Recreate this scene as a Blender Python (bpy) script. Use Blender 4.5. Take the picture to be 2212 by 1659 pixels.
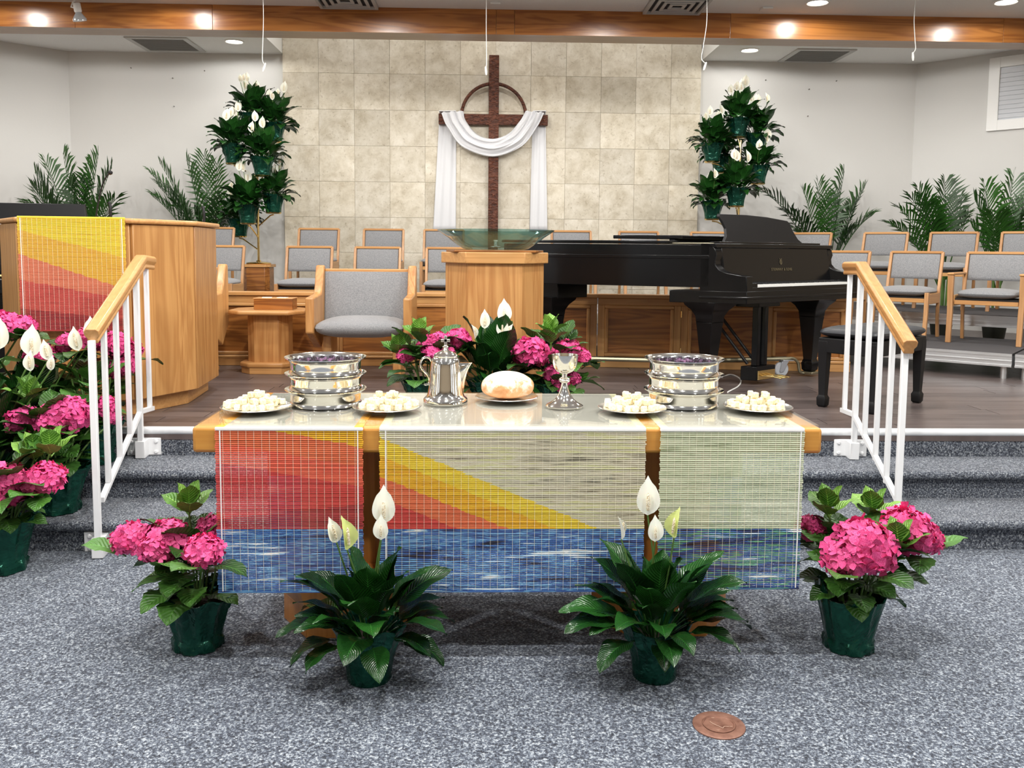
import bpy, math, random
from mathutils import Vector, Matrix
from math import sin, cos, pi, radians, sqrt, atan2

for o in list(bpy.data.objects):
    bpy.data.objects.remove(o)
SC = bpy.context.scene
COL = SC.collection

# ------------------------------------------------------------------ camera
F, CX, CY, H = 1900., 1106., 705., 1.35
YAW, PIT, ROL = radians(1.75), radians(5.03), radians(.5)
CAM = Vector((-.11, 0, H))
FW = Vector((sin(YAW)*cos(PIT), cos(YAW)*cos(PIT), -sin(PIT)))
R0 = Vector((cos(YAW), -sin(YAW), 0))
U0 = R0.cross(FW)
RT = cos(ROL)*R0 + sin(ROL)*U0
UP = RT.cross(FW)
cd = bpy.data.cameras.new('camera')
cam = bpy.data.objects.new('camera', cd)
COL.objects.link(cam)
cd.sensor_width = 36
cd.lens = F/2212*36
cd.shift_y = (CY-829.5)/2212
cd.clip_start = .05
cam.matrix_world = Matrix(((RT.x, UP.x, -FW.x, CAM.x), (RT.y, UP.y, -FW.y, CAM.y),
                           (RT.z, UP.z, -FW.z, CAM.z), (0, 0, 0, 1)))
SC.camera = cam

def ray(x, y):
    return (x-CX)/F*RT + (CY-y)/F*UP + FW
def P(x, y, Y):                      # pixel on the vertical plane at distance Y
    d = ray(x, y); return CAM + d*(Y/d.y)
def G(x, y, z=0.):                   # pixel on the horizontal plane at height z
    d = ray(x, y); return CAM + d*((z-H)/d.z)

# ------------------------------------------------------------------ world, exposure
w = bpy.data.worlds.new('world'); SC.world = w
w.use_nodes = True
w.node_tree.nodes['Background'].inputs[0].default_value = (.9, .95, 1, 1)
w.node_tree.nodes['Background'].inputs[1].default_value = .3
SC.view_settings.view_transform = 'Standard'
SC.view_settings.look = 'None'
SC.view_settings.gamma = 1
SC.view_settings.use_curve_mapping = False
SC.view_settings.exposure = -0.08
LAMP_W = 165.                        # watts of each ceiling can
ZC = 3.69                            # ceiling height
ZS = .42                             # stage floor height

# ------------------------------------------------------------------ mesh helpers
class MB:
    def __init__(s): s.v = []; s.f = []; s.uv = []
    def add(s, vs, fs, uv=None):
        n = len(s.v); s.v += [tuple(p) for p in vs]; s.f += [tuple(n+i for i in q) for q in fs]
        s.uv += uv if uv else [(0, 0)]*len(vs)
        return s
    def box(s, a, b):
        x0, y0, z0 = a; x1, y1, z1 = b
        return s.add([(x0,y0,z0),(x1,y0,z0),(x1,y1,z0),(x0,y1,z0),(x0,y0,z1),(x1,y0,z1),(x1,y1,z1),(x0,y1,z1)],
              [(3,2,1,0),(4,5,6,7),(0,1,5,4),(1,2,6,5),(2,3,7,6),(3,0,4,7)])
    def loft(s, rings, caps=True):
        n = len(rings[0]); vs = [p for r in rings for p in r]; fs = []
        for i in range(len(rings)-1):
            for j in range(n):
                k = (j+1) % n
                fs.append((i*n+j, i*n+k, (i+1)*n+k, (i+1)*n+j))
        if caps:
            fs.append(tuple(range(n-1, -1, -1))); fs.append(tuple((len(rings)-1)*n+j for j in range(n)))
        return s.add(vs, fs)
    def prism(s, poly, z0, z1):
        a = 0
        for i in range(len(poly)):
            p, q = poly[i], poly[(i+1) % len(poly)]; a += p[0]*q[1]-q[0]*p[1]
        if a < 0: poly = poly[::-1]
        return s.loft([[(p[0], p[1], z0) for p in poly], [(p[0], p[1], z1) for p in poly]])
    def prism_f(s, poly, fn, d0, d1):      # fn(u, v, d) -> xyz
        return s.loft([[fn(u, v, d0) for u, v in poly], [fn(u, v, d1) for u, v in poly]])
    def lathe(s, prof, n=32, c=(0,0,0), caps=True):
        rings = [[(c[0]+r*cos(2*pi*j/n), c[1]+r*sin(2*pi*j/n), c[2]+z) for j in range(n)] for r, z in prof]
        return s.loft(rings, caps)
    def tube(s, pts, rad, n=8):
        pts = [Vector(p) for p in pts]
        if not hasattr(rad, '__len__'): rad = [rad]*len(pts)
        rings = []; ref = None
        for i, p in enumerate(pts):
            t = (pts[min(i+1, len(pts)-1)]-pts[max(i-1, 0)]).normalized()
            if ref is None:
                ref = Vector((0,0,1)) if abs(t.z) < .9 else Vector((1,0,0))
            a = t.cross(ref)
            if a.length < 1e-4: a = t.cross(Vector((0,1,.1)))
            a.normalize(); b = a.cross(t).normalized(); ref = b
            rings.append([p+rad[i]*(cos(2*pi*j/n)*a+sin(2*pi*j/n)*b) for j in range(n)])
        return s.loft(rings)
    def grid(s, rows, uv=None, close=False):
        m = len(rows); n = len(rows[0]); fs = []
        for i in range(m-1):
            for j in range(n if close else n-1):
                k = (j+1) % n
                fs.append((i*n+j, i*n+k, (i+1)*n+k, (i+1)*n+j))
        return s.add([p for r in rows for p in r], fs, [q for r in uv for q in r] if uv else None)
    def mesh(s, name, mat, smooth=True, uv=False):
        m = bpy.data.meshes.new(name); m.from_pydata(s.v, [], s.f)
        if uv:
            l = m.uv_layers.new(name='UVMap')
            for lp in m.loops: l.data[lp.index].uv = s.uv[lp.vertex_index]
        if mat: m.materials.append(mat)
        m.update()
        if smooth:
            m.shade_smooth(); m.set_sharp_from_angle(angle=radians(38))
        return m
    def ob(s, name, mat, parent=None, loc=(0,0,0), smooth=True, bevel=0, uv=False, rot=(0,0,0), seg=2):
        o = link(name, s.mesh(name, mat, smooth, uv), parent, loc, rot)
        if bevel:
            b = o.modifiers.new('bevel', 'BEVEL'); b.width = bevel; b.segments = seg; b.limit_method = 'ANGLE'
            b.harden_normals = False
        return o

def link(name, data, parent=None, loc=(0,0,0), rot=(0,0,0), sc=None):
    o = bpy.data.objects.new(name, data); COL.objects.link(o)
    o.location = loc; o.rotation_euler = rot
    if sc is not None: o.scale = sc if hasattr(sc, '__len__') else (sc,)*3
    if parent: o.parent = parent
    return o
def tag(o, label, cat, group=None):
    o['label'] = label; o['category'] = cat
    if group: o['group'] = group
    return o
def thing(name, label, cat, loc=(0,0,0), rz=0, group=None, sc=None):
    return tag(link(name, None, None, loc, (0,0,rz), sc), label, cat, group)
def struct(o): o['kind'] = 'structure'; return o
def dup(o, loc, rz=None, label=None, group=None, sc=None):
    def rec(q, par):
        c = q.copy(); COL.objects.link(c)
        if par: c.parent = par
        for ch in kids.get(q, []): rec(ch, c)
        return c
    kids = {}
    for q in COL.objects:
        if q.parent: kids.setdefault(q.parent, []).append(q)
    r = rec(o, None); r.location = loc
    if rz is not None: r.rotation_euler = (0,0,rz)
    if sc: r.scale = (sc,)*3
    if label: r['label'] = label
    if group: r['group'] = group
    return r
def spline(pts, n):                     # catmull-rom through points
    pts = [Vector(p) for p in pts]; q = [2*pts[0]-pts[1]]+pts+[2*pts[-1]-pts[-2]]; out = []
    for i in range(n):
        t = i/(n-1)*(len(pts)-1); k = min(int(t), len(pts)-2); u = t-k
        a, b, c, d = q[k:k+4]
        out.append(.5*((2*b)+(c-a)*u+(2*a-5*b+4*c-d)*u*u+(3*b-a-3*c+d)*u**3))
    return out

# ------------------------------------------------------------------ materials
def srgb(r, g, b):
    return tuple(((c/255)/12.92 if c/255 <= .04045 else ((c/255+.055)/1.055)**2.4) for c in (r, g, b))+(1,)
class NT:
    def __init__(s, name):
        s.m = bpy.data.materials.new(name); s.m.use_nodes = True; s.t = s.m.node_tree
        s.b = s.t.nodes['Principled BSDF']
    def n(s, typ, props=None, **ins):
        k = s.t.nodes.new(typ)
        for a, v in (props or {}).items(): setattr(k, a, v)
        for a, v in ins.items():
            a = int(a[1:]) if a[0] == '_' and a[1:].isdigit() else a.replace('_', ' ')
            s.set(k.inputs[a], v)
        return k
    def set(s, sock, v):
        if isinstance(v, bpy.types.NodeSocket): s.t.links.new(v, sock)
        else: sock.default_value = v
    def math(s, op, a, b=0.):
        return s.n('ShaderNodeMath', dict(operation=op), _0=a, _1=b).outputs[0]
    def mix(s, f, a, b, mode='MIX'):
        k = s.n('ShaderNodeMix', dict(data_type='RGBA', blend_type=mode))
        s.set(k.inputs[0], f); s.set(k.inputs[6], a); s.set(k.inputs[7], b)
        return k.outputs[2]
    def ramp(s, f, stops, interp='LINEAR'):
        k = s.n('ShaderNodeValToRGB'); e = k.color_ramp.elements; k.color_ramp.interpolation = interp
        while len(e) < len(stops): e.new(.5)
        for i, (p, c) in enumerate(stops): e[i].position = p; e[i].color = c
        s.set(k.inputs[0], f); return k.outputs[0]
    def noise(s, vec, scale, detail=2., rough=.5, dist=0.):
        return s.n('ShaderNodeTexNoise', Vector=vec, Scale=scale, Detail=detail, Roughness=rough, Distortion=dist).outputs[0]
    def obj(s, scale=(1,1,1), rnd=True):
        c = s.n('ShaderNodeTexCoord').outputs['Object']
        k = s.n('ShaderNodeMapping', Vector=c, Scale=scale)
        if rnd:
            r = s.n('ShaderNodeObjectInfo').outputs['Random']
            s.set(k.inputs['Location'], s.n('ShaderNodeVectorMath', dict(operation='SCALE'), _0=(17, 31, 23), Scale=r).outputs[0])
        return k.outputs[0]
    def bump(s, h, strength=.2, dist=.01):
        k = s.n('ShaderNodeBump', Height=h, Strength=strength, Distance=dist); s.set(s.b.inputs['Normal'], k.outputs[0])
    def p(s, **kw):
        for a, v in kw.items(): s.set(s.b.inputs[a.replace('_', ' ')], v)
        return s
def plain(name, col, rough=.5, metal=0., **kw):
    t = NT(name); t.p(Base_Color=col, Roughness=rough, Metallic=metal, **kw); return t.m
def wood(name, c1, c2, axis='z', rough=.38, strong=.5, scale=1., coat=.15):
    t = NT(name); sc = {'x': (.55, 7, 7), 'y': (7, .55, 7), 'z': (7, 7, .55)}[axis]
    v = t.obj(tuple(q*scale for q in sc))
    a = t.noise(v, 1.3, 3, .5, .6)
    rings = t.math('SINE', t.math('MULTIPLY', a, 42.))
    rings = t.math('MULTIPLY_ADD', rings, .5) if False else t.math('ADD', t.math('MULTIPLY', rings, .5), .5)
    sf = tuple((q*14 if q > 2 else q*3) for q in sc)
    fine = t.noise(t.obj(tuple(q*scale for q in sf)), 1., 2, .6)
    f = t.math('ADD', t.math('MULTIPLY', rings, strong), t.math('MULTIPLY', fine, 1-strong))
    c = t.ramp(f, [(.2, c1), (.85, c2)])
    r2 = t.n('ShaderNodeObjectInfo').outputs['Random']
    c = t.mix(.35, c, t.ramp(r2, [(0, c1), (1, c2)]))
    t.p(Base_Color=c, Roughness=rough, Coat_Weight=coat, Coat_Roughness=.2)
    t.bump(f, .05, .002); return t.m

OAK = wood('oak', srgb(210, 160, 100), srgb(168, 112, 60), 'z', strong=.42)
OAKX = wood('oak_x', srgb(208, 158, 100), srgb(176, 122, 68), 'x', strong=.3)
OAKY = wood('oak_y', srgb(208, 158, 100), srgb(178, 124, 70), 'y', strong=.3)
PULP = wood('pulpit_oak', srgb(196, 146, 88), srgb(152, 98, 48), 'z', strong=.45)
PANEL = wood('panel_oak', srgb(176, 114, 54), srgb(112, 62, 24), 'x', strong=.6)
TABW = wood('table_oak', srgb(214, 158, 74), srgb(190, 126, 48), 'x', strong=.2, coat=.3)
TABZ = wood('pedestal_oak', srgb(205, 140, 66), srgb(172, 104, 40), 'z', strong=.25, coat=.3)
CHW = wood('chair_oak', srgb(196, 148, 100), srgb(160, 112, 66), 'z', strong=.3)
BEAM = wood('beam_oak', srgb(186, 122, 58), srgb(138, 78, 28), 'x', strong=.65, scale=.8, coat=.5, rough=.3)
SOFF = wood('soffit_oak', srgb(176, 140, 100), srgb(150, 112, 74), 'x', strong=.3)
CROSSW = None
def mk_cross():
    t = NT('hewn_wood'); v = t.obj((1, 1, 1))
    h = t.noise(t.obj((14, 14, 34)), 1.6, 2, .5, .6)
    c = t.ramp(h, [(.3, srgb(60, 28, 16)), (.7, srgb(112, 62, 40))])
    t.p(Base_Color=c, Roughness=.55); t.bump(h, .9, .03); return t.m
CROSSW = mk_cross()

def mk_carpet(name, dark):
    t = NT(name); c = t.n('ShaderNodeTexCoord').outputs['Object']
    a = t.noise(c, 130, 2, .7, .4); b = t.noise(c, 3, 3, .5)
    col = t.ramp(a, [(.33, srgb(*dark[0])), (.47, srgb(*dark[1])), (.55, srgb(*dark[2])), (.68, srgb(*dark[3]))])
    col = t.mix(.25, col, t.ramp(b, [(.3, (.55, .55, .58, 1)), (.7, (1, 1, 1, 1))]), 'MULTIPLY')
    t.p(Base_Color=col, Roughness=.95); t.b.inputs['Sheen Weight'].default_value = .15
    t.bump(a, .8, .012); return t.m
CARPET = mk_carpet('carpet', [(22, 26, 38), (76, 84, 99), (118, 128, 142), (200, 207, 213)])
STEPC = mk_carpet('step_carpet', [(26, 29, 40), (74, 80, 92), (114, 121, 132), (184, 188, 190)])

def mk_plank():
    t = NT('vinyl_plank'); r = t.n('ShaderNodeObjectInfo').outputs['Random']
    a = t.noise(t.obj((1.2, 34, 1)), 1.5, 4, .65, .8)
    c = t.ramp(a, [(.28, srgb(54, 46, 45)), (.5, srgb(92, 81, 79)), (.75, srgb(134, 121, 117))])
    c = t.mix(.4, c, t.ramp(r, [(0, srgb(68, 60, 59)), (1, srgb(116, 104, 100))]))
    t.p(Base_Color=c, Roughness=.34); t.bump(a, .08, .003); return t.m
PLANK = mk_plank()

def mk_paint(name, col, sc=60, st=.15, rough=.85):
    t = NT(name); c = t.n('ShaderNodeTexCoord').outputs['Object']
    a = t.noise(c, sc, 3, .6)
    t.p(Base_Color=col, Roughness=rough); t.bump(a, st, .01); return t.m
WALL = mk_paint('wall_paint', srgb(210, 209, 206), 25, .08)
CEIL = mk_paint('ceiling_texture', srgb(240, 240, 239), 110, .5, .95)
NAVE = mk_paint('nave_wall', srgb(176, 160, 138), 25, .08)
WHITE = plain('white_paint', srgb(238, 238, 236), .45)
RAILW = plain('white_enamel', srgb(240, 241, 242), .3)

def mk_tile():
    t = NT('travertine'); v = t.obj((1, 1, 1))
    oc = t.n('ShaderNodeObjectInfo').outputs['Color']
    a = t.noise(v, 5.5, 8, .72, .25); b = t.noise(v, 30, 4, .65, .2)
    c = t.ramp(a, [(.32, srgb(190, 179, 156)), (.5, srgb(214, 206, 187)), (.7, srgb(233, 227, 212))])
    pits = t.ramp(b, [(.30, srgb(160, 144, 116)), (.42, (1, 1, 1, 1))])
    c = t.mix(.45, c, pits, 'MULTIPLY'); c = t.mix(1., c, oc, 'MULTIPLY')
    t.p(Base_Color=c, Roughness=.5); t.bump(b, .1, .004); return t.m
TILE = mk_tile()
GROUT = plain('grout', srgb(206, 198, 178), .9)

def mk_fabric(name, c1, c2):
    t = NT(name); v = t.obj((1, 1, 1))
    a = t.noise(t.obj((420, 110, 420)), 1., 2, .7); b = t.noise(t.obj((110, 420, 110)), 1, 2, .7)
    f = t.math('MULTIPLY', t.math('ADD', a, b), .5)
    t.p(Base_Color=t.ramp(f, [(.34, c1), (.66, c2)]), Roughness=.95); t.b.inputs['Sheen Weight'].default_value = .2
    t.bump(f, .3, .003); return t.m
FAB = mk_fabric('grey_upholstery', srgb(108, 110, 114), srgb(156, 156, 157))
SILVER = plain('silver', (.93, .91, .86, 1), .09, 1.)
SILVER2 = plain('silver_plate', (.90, .88, .85, 1), .22, 1.)
ALU = NT('aluminium'); ALU.p(Base_Color=(.72, .73, .74, 1), Roughness=.38, Metallic=1.); ALU = ALU.m
STEEL = plain('zinc_steel', (.62, .66, .72, 1), .3, 1.)
BRASS = plain('brass', (.83, .62, .27, 1), .16, 1.)
DULLBR = plain('dull_brass', (.40, .37, .26, 1), .45, 1.)
BLACK = plain('black_lacquer', (.0035, .0035, .004, 1), .2, Specular_IOR_Level=.3)
BLACKM = plain('black_satin', (.007, .007, .008, 1), .42, Specular_IOR_Level=.3)
DARK = plain('dark_underside', (.015, .013, .012, 1), .8)
LEATH = plain('black_leather', (.02, .022, .027, 1), .38)
KEYW = plain('white_keys', srgb(240, 240, 236), .25)
RUBBER = plain('grey_rubber', srgb(186, 190, 196), .5)
PAPER = plain('paper', srgb(244, 243, 240), .8)
SOIL = plain('soil', srgb(38, 28, 22), .95)
DECK = mk_paint('deck_carpet', srgb(74, 72, 74), 220, .5, .9)
WIREW = plain('white_cable', srgb(226, 226, 222), .5)
TAPE = plain('white_trim', srgb(232, 234, 236), .28)
LOGO = plain('faded_gold_print', srgb(92, 82, 58), .5)
COPPER = NT('copper_cover')
_a = COPPER.noise(COPPER.obj((30, 30, 30)), 1, 3, .6)
COPPER.p(Base_Color=COPPER.ramp(_a, [(.3, srgb(124, 86, 72)), (.7, srgb(164, 122, 104))]), Roughness=.45, Metallic=.35); COPPER = COPPER.m

def mk_foil():
    t = NT('green_foil'); v = t.obj((1, 1, 1))
    a = t.noise(v, 7, 3, .55, 1.5); b = t.noise(v, 30, 2, .5, 1.)
    t.p(Base_Color=t.ramp(a, [(.3, (.004, .045, .03, 1)), (.7, (.012, .11, .07, 1))]), Roughness=.17, Metallic=.6)
    t.bump(t.math('ADD', a, t.math('MULTIPLY', b, .25)), .6, .03); return t.m
FOIL = mk_foil()
def mk_leaf(name, c1, c2, rough, veins=18., st=.35):
    t = NT(name); uv = t.n('ShaderNodeUVMap').outputs[0]
    sep = t.n('ShaderNodeSeparateXYZ', Vector=uv)
    u, v = sep.outputs[0], sep.outputs[1]
    au = t.math('ABSOLUTE', t.math('SUBTRACT', u, .5))
    ph = t.math('SUBTRACT', v, t.math('MULTIPLY', au, .55))
    vn = t.math('SINE', t.math('MULTIPLY', ph, veins*6.283))
    vn = t.math('ADD', t.math('MULTIPLY', vn, .5), .5)
    mid = t.math('LESS_THAN', au, .018)
    r = t.n('ShaderNodeObjectInfo').outputs['Random']
    n = t.noise(t.obj((1, 1, 1)), 14, 2)
    f = t.math('ADD', t.math('MULTIPLY', r, .6), t.math('MULTIPLY', n, .5))
    c = t.ramp(f, [(.15, c1), (.85, c2)])
    c = t.mix(t.math('MULTIPLY', mid, .45), c, tuple(min(1, q*2.4) for q in c2[:3])+(1,))
    t.p(Base_Color=c, Roughness=rough, Specular_IOR_Level=.6)
    t.bump(t.math('ADD', vn, t.math('MULTIPLY', mid, -1.5)), st, .004); return t.m
LILYL = mk_leaf('lily_leaf', srgb(9, 36, 12), srgb(36, 84, 30), .22)
HYDL = mk_leaf('hydrangea_leaf', srgb(22, 54, 16), srgb(74, 124, 46), .42, 9., .6)
PALML = mk_leaf('palm_leaf', srgb(9, 38, 7), srgb(44, 90, 26), .42, 1., 0.)
STEMG = plain('green_stem', srgb(88, 122, 58), .5)
SPATHE = NT('spathe'); SPATHE.p(Base_Color=srgb(244, 242, 228), Roughness=.45, Subsurface_Weight=.15); SPATHE = SPATHE.m
SPATHG = plain('spathe_green', srgb(222, 232, 150), .45)
SPADIX = NT('spadix'); _n = SPADIX.noise(SPADIX.obj((1, 1, 1)), 260, 1)
SPADIX.p(Base_Color=SPADIX.ramp(_n, [(.4, srgb(206, 186, 150)), (.6, srgb(246, 238, 214))]), Roughness=.7); SPADIX.bump(_n, .8, .004); SPADIX = SPADIX.m
def mk_petal():
    t = NT('pink_petal'); oc = t.n('ShaderNodeObjectInfo').outputs['Color']
    n = t.noise(t.obj((1, 1, 1)), 28, 2, .6)
    c = t.ramp(n, [(.3, srgb(205, 42, 112)), (.5, srgb(232, 72, 140)), (.75, srgb(246, 120, 172))])
    c = t.mix(1., c, oc, 'MULTIPLY')
    t.p(Base_Color=c, Roughness=.6, Subsurface_Weight=.1); return t.m
PETAL = mk_petal()
def mk_bread():
    t = NT('crust'); c = t.n('ShaderNodeTexCoord').outputs['Object']
    z = t.n('ShaderNodeSeparateXYZ', Vector=c).outputs[2]
    n = t.noise(c, 22, 4, .65, .5); n2 = t.noise(c, 120, 2)
    crust = t.ramp(n, [(.3, srgb(206, 140, 84)), (.65, srgb(232, 186, 138))])
    fl = t.math('ADD', t.math('MULTIPLY', z, 9.), t.math('MULTIPLY', t.math('SUBTRACT', n, .5), 2.2))
    fl = t.ramp(fl, [(.42, (0, 0, 0, 1)), (.78, (1, 1, 1, 1))])
    t.p(Base_Color=t.mix(fl, crust, srgb(244, 234, 222)), Roughness=.8)
    t.bump(t.math('ADD', n, t.math('MULTIPLY', n2, .2)), .25, .01); return t.m
CRUST = mk_bread()
CRUMB = NT('bread_crumb'); _n = CRUMB.noise(CRUMB.obj((1, 1, 1)), 160, 3)
CRUMB.p(Base_Color=CRUMB.ramp(_n, [(.3, srgb(232, 216, 172)), (.6, srgb(250, 242, 214))]), Roughness=.9); CRUMB.bump(_n, .5, .004); CRUMB = CRUMB.m
JUICE = plain('grape_juice', (.46, .22, .39, 1), .08)
def thin_glass(name, tint, rough=.0, k=1.):
    t = NT(name); t.t.nodes.remove(t.b)
    tr = t.n('ShaderNodeBsdfTransparent', Color=tint); gl = t.n('ShaderNodeBsdfGlossy', Color=(1, 1, 1, 1), Roughness=rough)
    bf = t.n('ShaderNodeNewGeometry').outputs['Backfacing']
    fr = t.n('ShaderNodeFresnel', IOR=t.math('SUBTRACT', 1.5, t.math('MULTIPLY', bf, 1.5-1/1.5))).outputs[0]
    if k != 1.: fr = t.math('MULTIPLY', fr, k)
    mx = t.n('ShaderNodeMixShader'); t.set(mx.inputs[0], fr); t.set(mx.inputs[1], tr.outputs[0]); t.set(mx.inputs[2], gl.outputs[0])
    out = [n for n in t.t.nodes if n.type == 'OUTPUT_MATERIAL'][0]; t.set(out.inputs[0], mx.outputs[0]); return t.m
GLASS = thin_glass('clear_glass', (.96, .97, .98, 1))
GLASST = thin_glass('tabletop_glass', (.97, .985, .98, 1), .012, .8)
GLASSG = thin_glass('green_glass', (.60, .76, .75, 1), .0, 1.3)
def mk_silk():
    t = NT('white_satin'); n = t.noise(t.obj((30, 30, 4)), 1, 3)
    t.p(Base_Color=srgb(224, 225, 228), Roughness=.45, Sheen_Weight=.2); t.bump(n, .12, .01); return t.m
SILK = mk_silk()
def emis(name, col, s):
    t = NT(name); t.p(Base_Color=col, Emission_Color=col, Emission_Strength=s); return t.m
LENS = emis('lamp_lens', (1, .95, .86, 1), 14.)
DAY = emis('daylight_pane', (.80, .90, 1, 1), 1.6)

# ------------------------------------------------------------------ the room
def boxs(name, a, b, m, parent=None, bevel=0, smooth=False):
    c = tuple((p+q)/2 for p, q in zip(a, b))
    o = MB().box([p-q for p, q in zip(a, c)], [p-q for p, q in zip(b, c)]).ob(name, m, parent, c, smooth, bevel)
    return o
XW = 7.2; YB = -6.5; YW = 11.06
struct(boxs('floor', (-XW, YB, -.1), (XW, 4.6, 0), CARPET))

def step(name, y0, z0, z1, yend):
    r = .035; pr = [(y0, z0)]
    pr += [(y0, z1-.046)]
    for i in range(7):
        a = radians(-90-i*30) if False else radians(270-i*30)
        pr.append((y0-.012+.022*cos(a), z1-.022+.022*sin(a)))
    pr += [(yend, z1), (yend, z0)]
    mb = MB(); n = len(pr)
    mb.loft([[(-XW, y, z) for y, z in pr], [(XW, y, z) for y, z in pr]])
    return struct(mb.ob(name, STEPC, None))
step('stair_tread', 3.85, 0, .14, 4.6)
step('stair_tread', 4.2, .14, .28, 4.6)
boxs_r = struct(boxs('stair_riser', (-XW, 4.488, .28), (XW, 4.6, .362), STEPC))
sf = struct(boxs('stage_floor', (-XW, 4.488, .36), (XW, YW, ZS-.006), PLANK))
mbp = MB().box((-.5975, -.0735, -.004), (.5975, .0735, .004)).mesh('plank', PLANK, False)
random.seed(3)
row = 0; y = 4.5+.074
while y < 7.3:
    off = random.random()*1.2; x = -4.2-off
    while x < 5.6:
        if -6 < x: link('plank', mbp, sf, Vector((x, y, ZS-.004))-sf.location)
        x += 1.2
    y += .149; row += 1
nose = MB().tube([(-XW, 4.502, ZS-.014), (XW, 4.502, ZS-.014)], .021, 14)
struct(nose.ob('trim_1', TAPE))

# walls: back, angled sides, nave
def wallseg(name, p, q, z0, z1, th=.12, m=WALL):
    p = Vector(p).to_3d(); q = Vector(q).to_3d(); d = q-p; L = d.length; a = atan2(d.y, d.x)
    return struct(MB().box((0, 0, z0), (L, th, z1)).ob(name, m, None, p, False, rot=(0, 0, a)))
wallseg('wall_back', (-5.45, YW), (5.45, YW), 0, 4.4)
wl = wallseg('wall_left', (-XW-.05, 9.22), (-5.17, 11.073), 0, 4.4)
wr = wallseg('wall_right', (5.225, 11.091), (XW+.05, 8.87), 0, 4.4)
for sx, nm in ((-1, 'wall_left'), (1, 'wall_right')):
    struct(boxs(nm, (sx*XW-.06+sx*.06, YB, 0), (sx*XW+.06+sx*.06, 9.3, 4.4), NAVE))
struct(boxs('wall_front', (-XW, YB-.12, 0), (XW, YB, 4.4), NAVE))
for i, (sx, yy) in enumerate(((-1, -4.2), (-1, -1.4), (-1, 1.4), (1, -4.2), (1, -1.4), (1, 1.4))):
    wn = struct(boxs('window_%d' % (i+2), (sx*XW-.03, yy-.55, .9), (sx*XW+.03, yy+.55, 2.9), DAY))
    for k in range(5):
        yb = yy-.55+k*.275
        boxs('mullion', (sx*XW-.05, yb-.02, .88), (sx*XW+.05, yb+.02, 2.92), WHITE, None).parent = None
        o = COL.objects[-1]; o.parent = wn; o.location = o.location-wn.location
# ceiling in pieces round the raised part before the stone wall
struct(boxs('ceiling', (-XW, YB, ZC), (XW, 9.0, ZC+.1), CEIL))
struct(boxs('ceiling', (-XW, 9.0, ZC), (-2.6, YW+.1, ZC+.1), CEIL))
struct(boxs('ceiling', (2.55, 9.0, ZC), (XW, YW+.1, ZC+.1), CEIL))
struct(boxs('ceiling', (-2.7, 9.0, 4.25), (2.65, YW+.1, 4.35), CEIL))
struct(boxs('trim_2', (-2.62, 9.0, ZC), (-2.59, YW, 4.3), WHITE))
struct(boxs('trim_3', (2.545, 9.0, ZC), (2.575, YW, 4.3), WHITE))
# beam faced with oak boards
bm = struct(boxs('trim_4', (-XW, 8.885, 3.452), (XW, 9.17, ZC+.02), SOFF))
seams = [-7.2, -4.1, -2.78, -.02, .16, 2.3, 5.05, 7.2]
for a, b in zip(seams, seams[1:]):
    o = boxs('board', (a+.0015, 8.868, 3.45), (b-.0015, 8.887, ZC), BEAM, None, .0015)
    o.parent = bm; o.location -= bm.location

# stone wall
tw = struct(boxs('wall_tile', (-2.588, 11.0, .42), (2.53, 11.08, 4.3), GROUT))
random.seed(11)
dk = {(0, 1): .83, (2, 2): .80, (2, 3): .86, (9, 1): .78, (9, 3): .86, (1, 5): .9, (11, 4): 1.08, (11, 3): .96, (10, 1): .94, (2, 0): .9, (1, 0): .93, (0, 3): .97, (2, 5): .88}
cache = {}
for c in range(12):
    x0 = -2.588+.4315*c; x1 = min(x0+.4315, 2.53)
    for r in range(-2, 8):
        z1 = 3.463+.4345-.4345*r; z0 = z1-.4345
        z1 = min(z1, 4.3)
        k = (round(x1-x0, 3), round(z1-z0, 3))
        if k not in cache:
            e = .0012
            cache[k] = MB().box((-k[0]/2+e, -.006, -k[1]/2+e), (k[0]/2-e, .006, k[1]/2-e)).mesh('tile', TILE, False)
        o = link('tile', cache[k], tw, Vector(((x0+x1)/2, 10.995-random.random()*.002, (z0+z1)/2))-tw.location)
        b = dk.get((c, r), random.uniform(.88, 1.05)); wv = random.uniform(-.02, .02)
        o.color = (b, b*(1-.01+wv*.3), b*(.985+wv), 1)

# framed window on the angled right wall
wd = Vector((XW+.05-5.29, 8.87-11.02, 0)).normalized()
def onwall(px, py_):
    n = Vector((wd.y, -wd.x, 0)); d = ray(px, py_); t = (Vector((5.29, 11.02, 0))-CAM).dot(n)/d.dot(n); return CAM+d*t
a = onwall(2140, 200); b = a+wd*1.1
zb_, zt_ = onwall(2140, 280).z, onwall(2140, 131).z
wp = struct(MB().box((0, -.012, 0), (1.1, .004, zt_-zb_)).ob('window_1', plain('frosted_pane', srgb(196, 200, 206), .35), None, (a.x, a.y, zb_), False, rot=(0, 0, atan2(wd.y, wd.x))))
hh = zt_-zb_
for q in (((-.02, -.035, -.02), (.10, 0, hh+.02)), ((1.0, -.035, -.02), (1.12, 0, hh+.02)), ((.10, -.035, -.02), (1.0, 0, .1)), ((.10, -.035, hh-.1), (1.0, 0, hh+.02))):
    MB().box(*q).ob('window_frame', WHITE, wp, (0, 0, 0), False, .004)
for k in range(11):
    MB().box((.10, -.02, .12+k*(hh-.24)/11), (1.0, -.012, .12+(k+.85)*(hh-.24)/11)).ob('blind_slat', plain('blind', srgb(205, 208, 213), .6), wp, (0, 0, 0), False)

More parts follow.
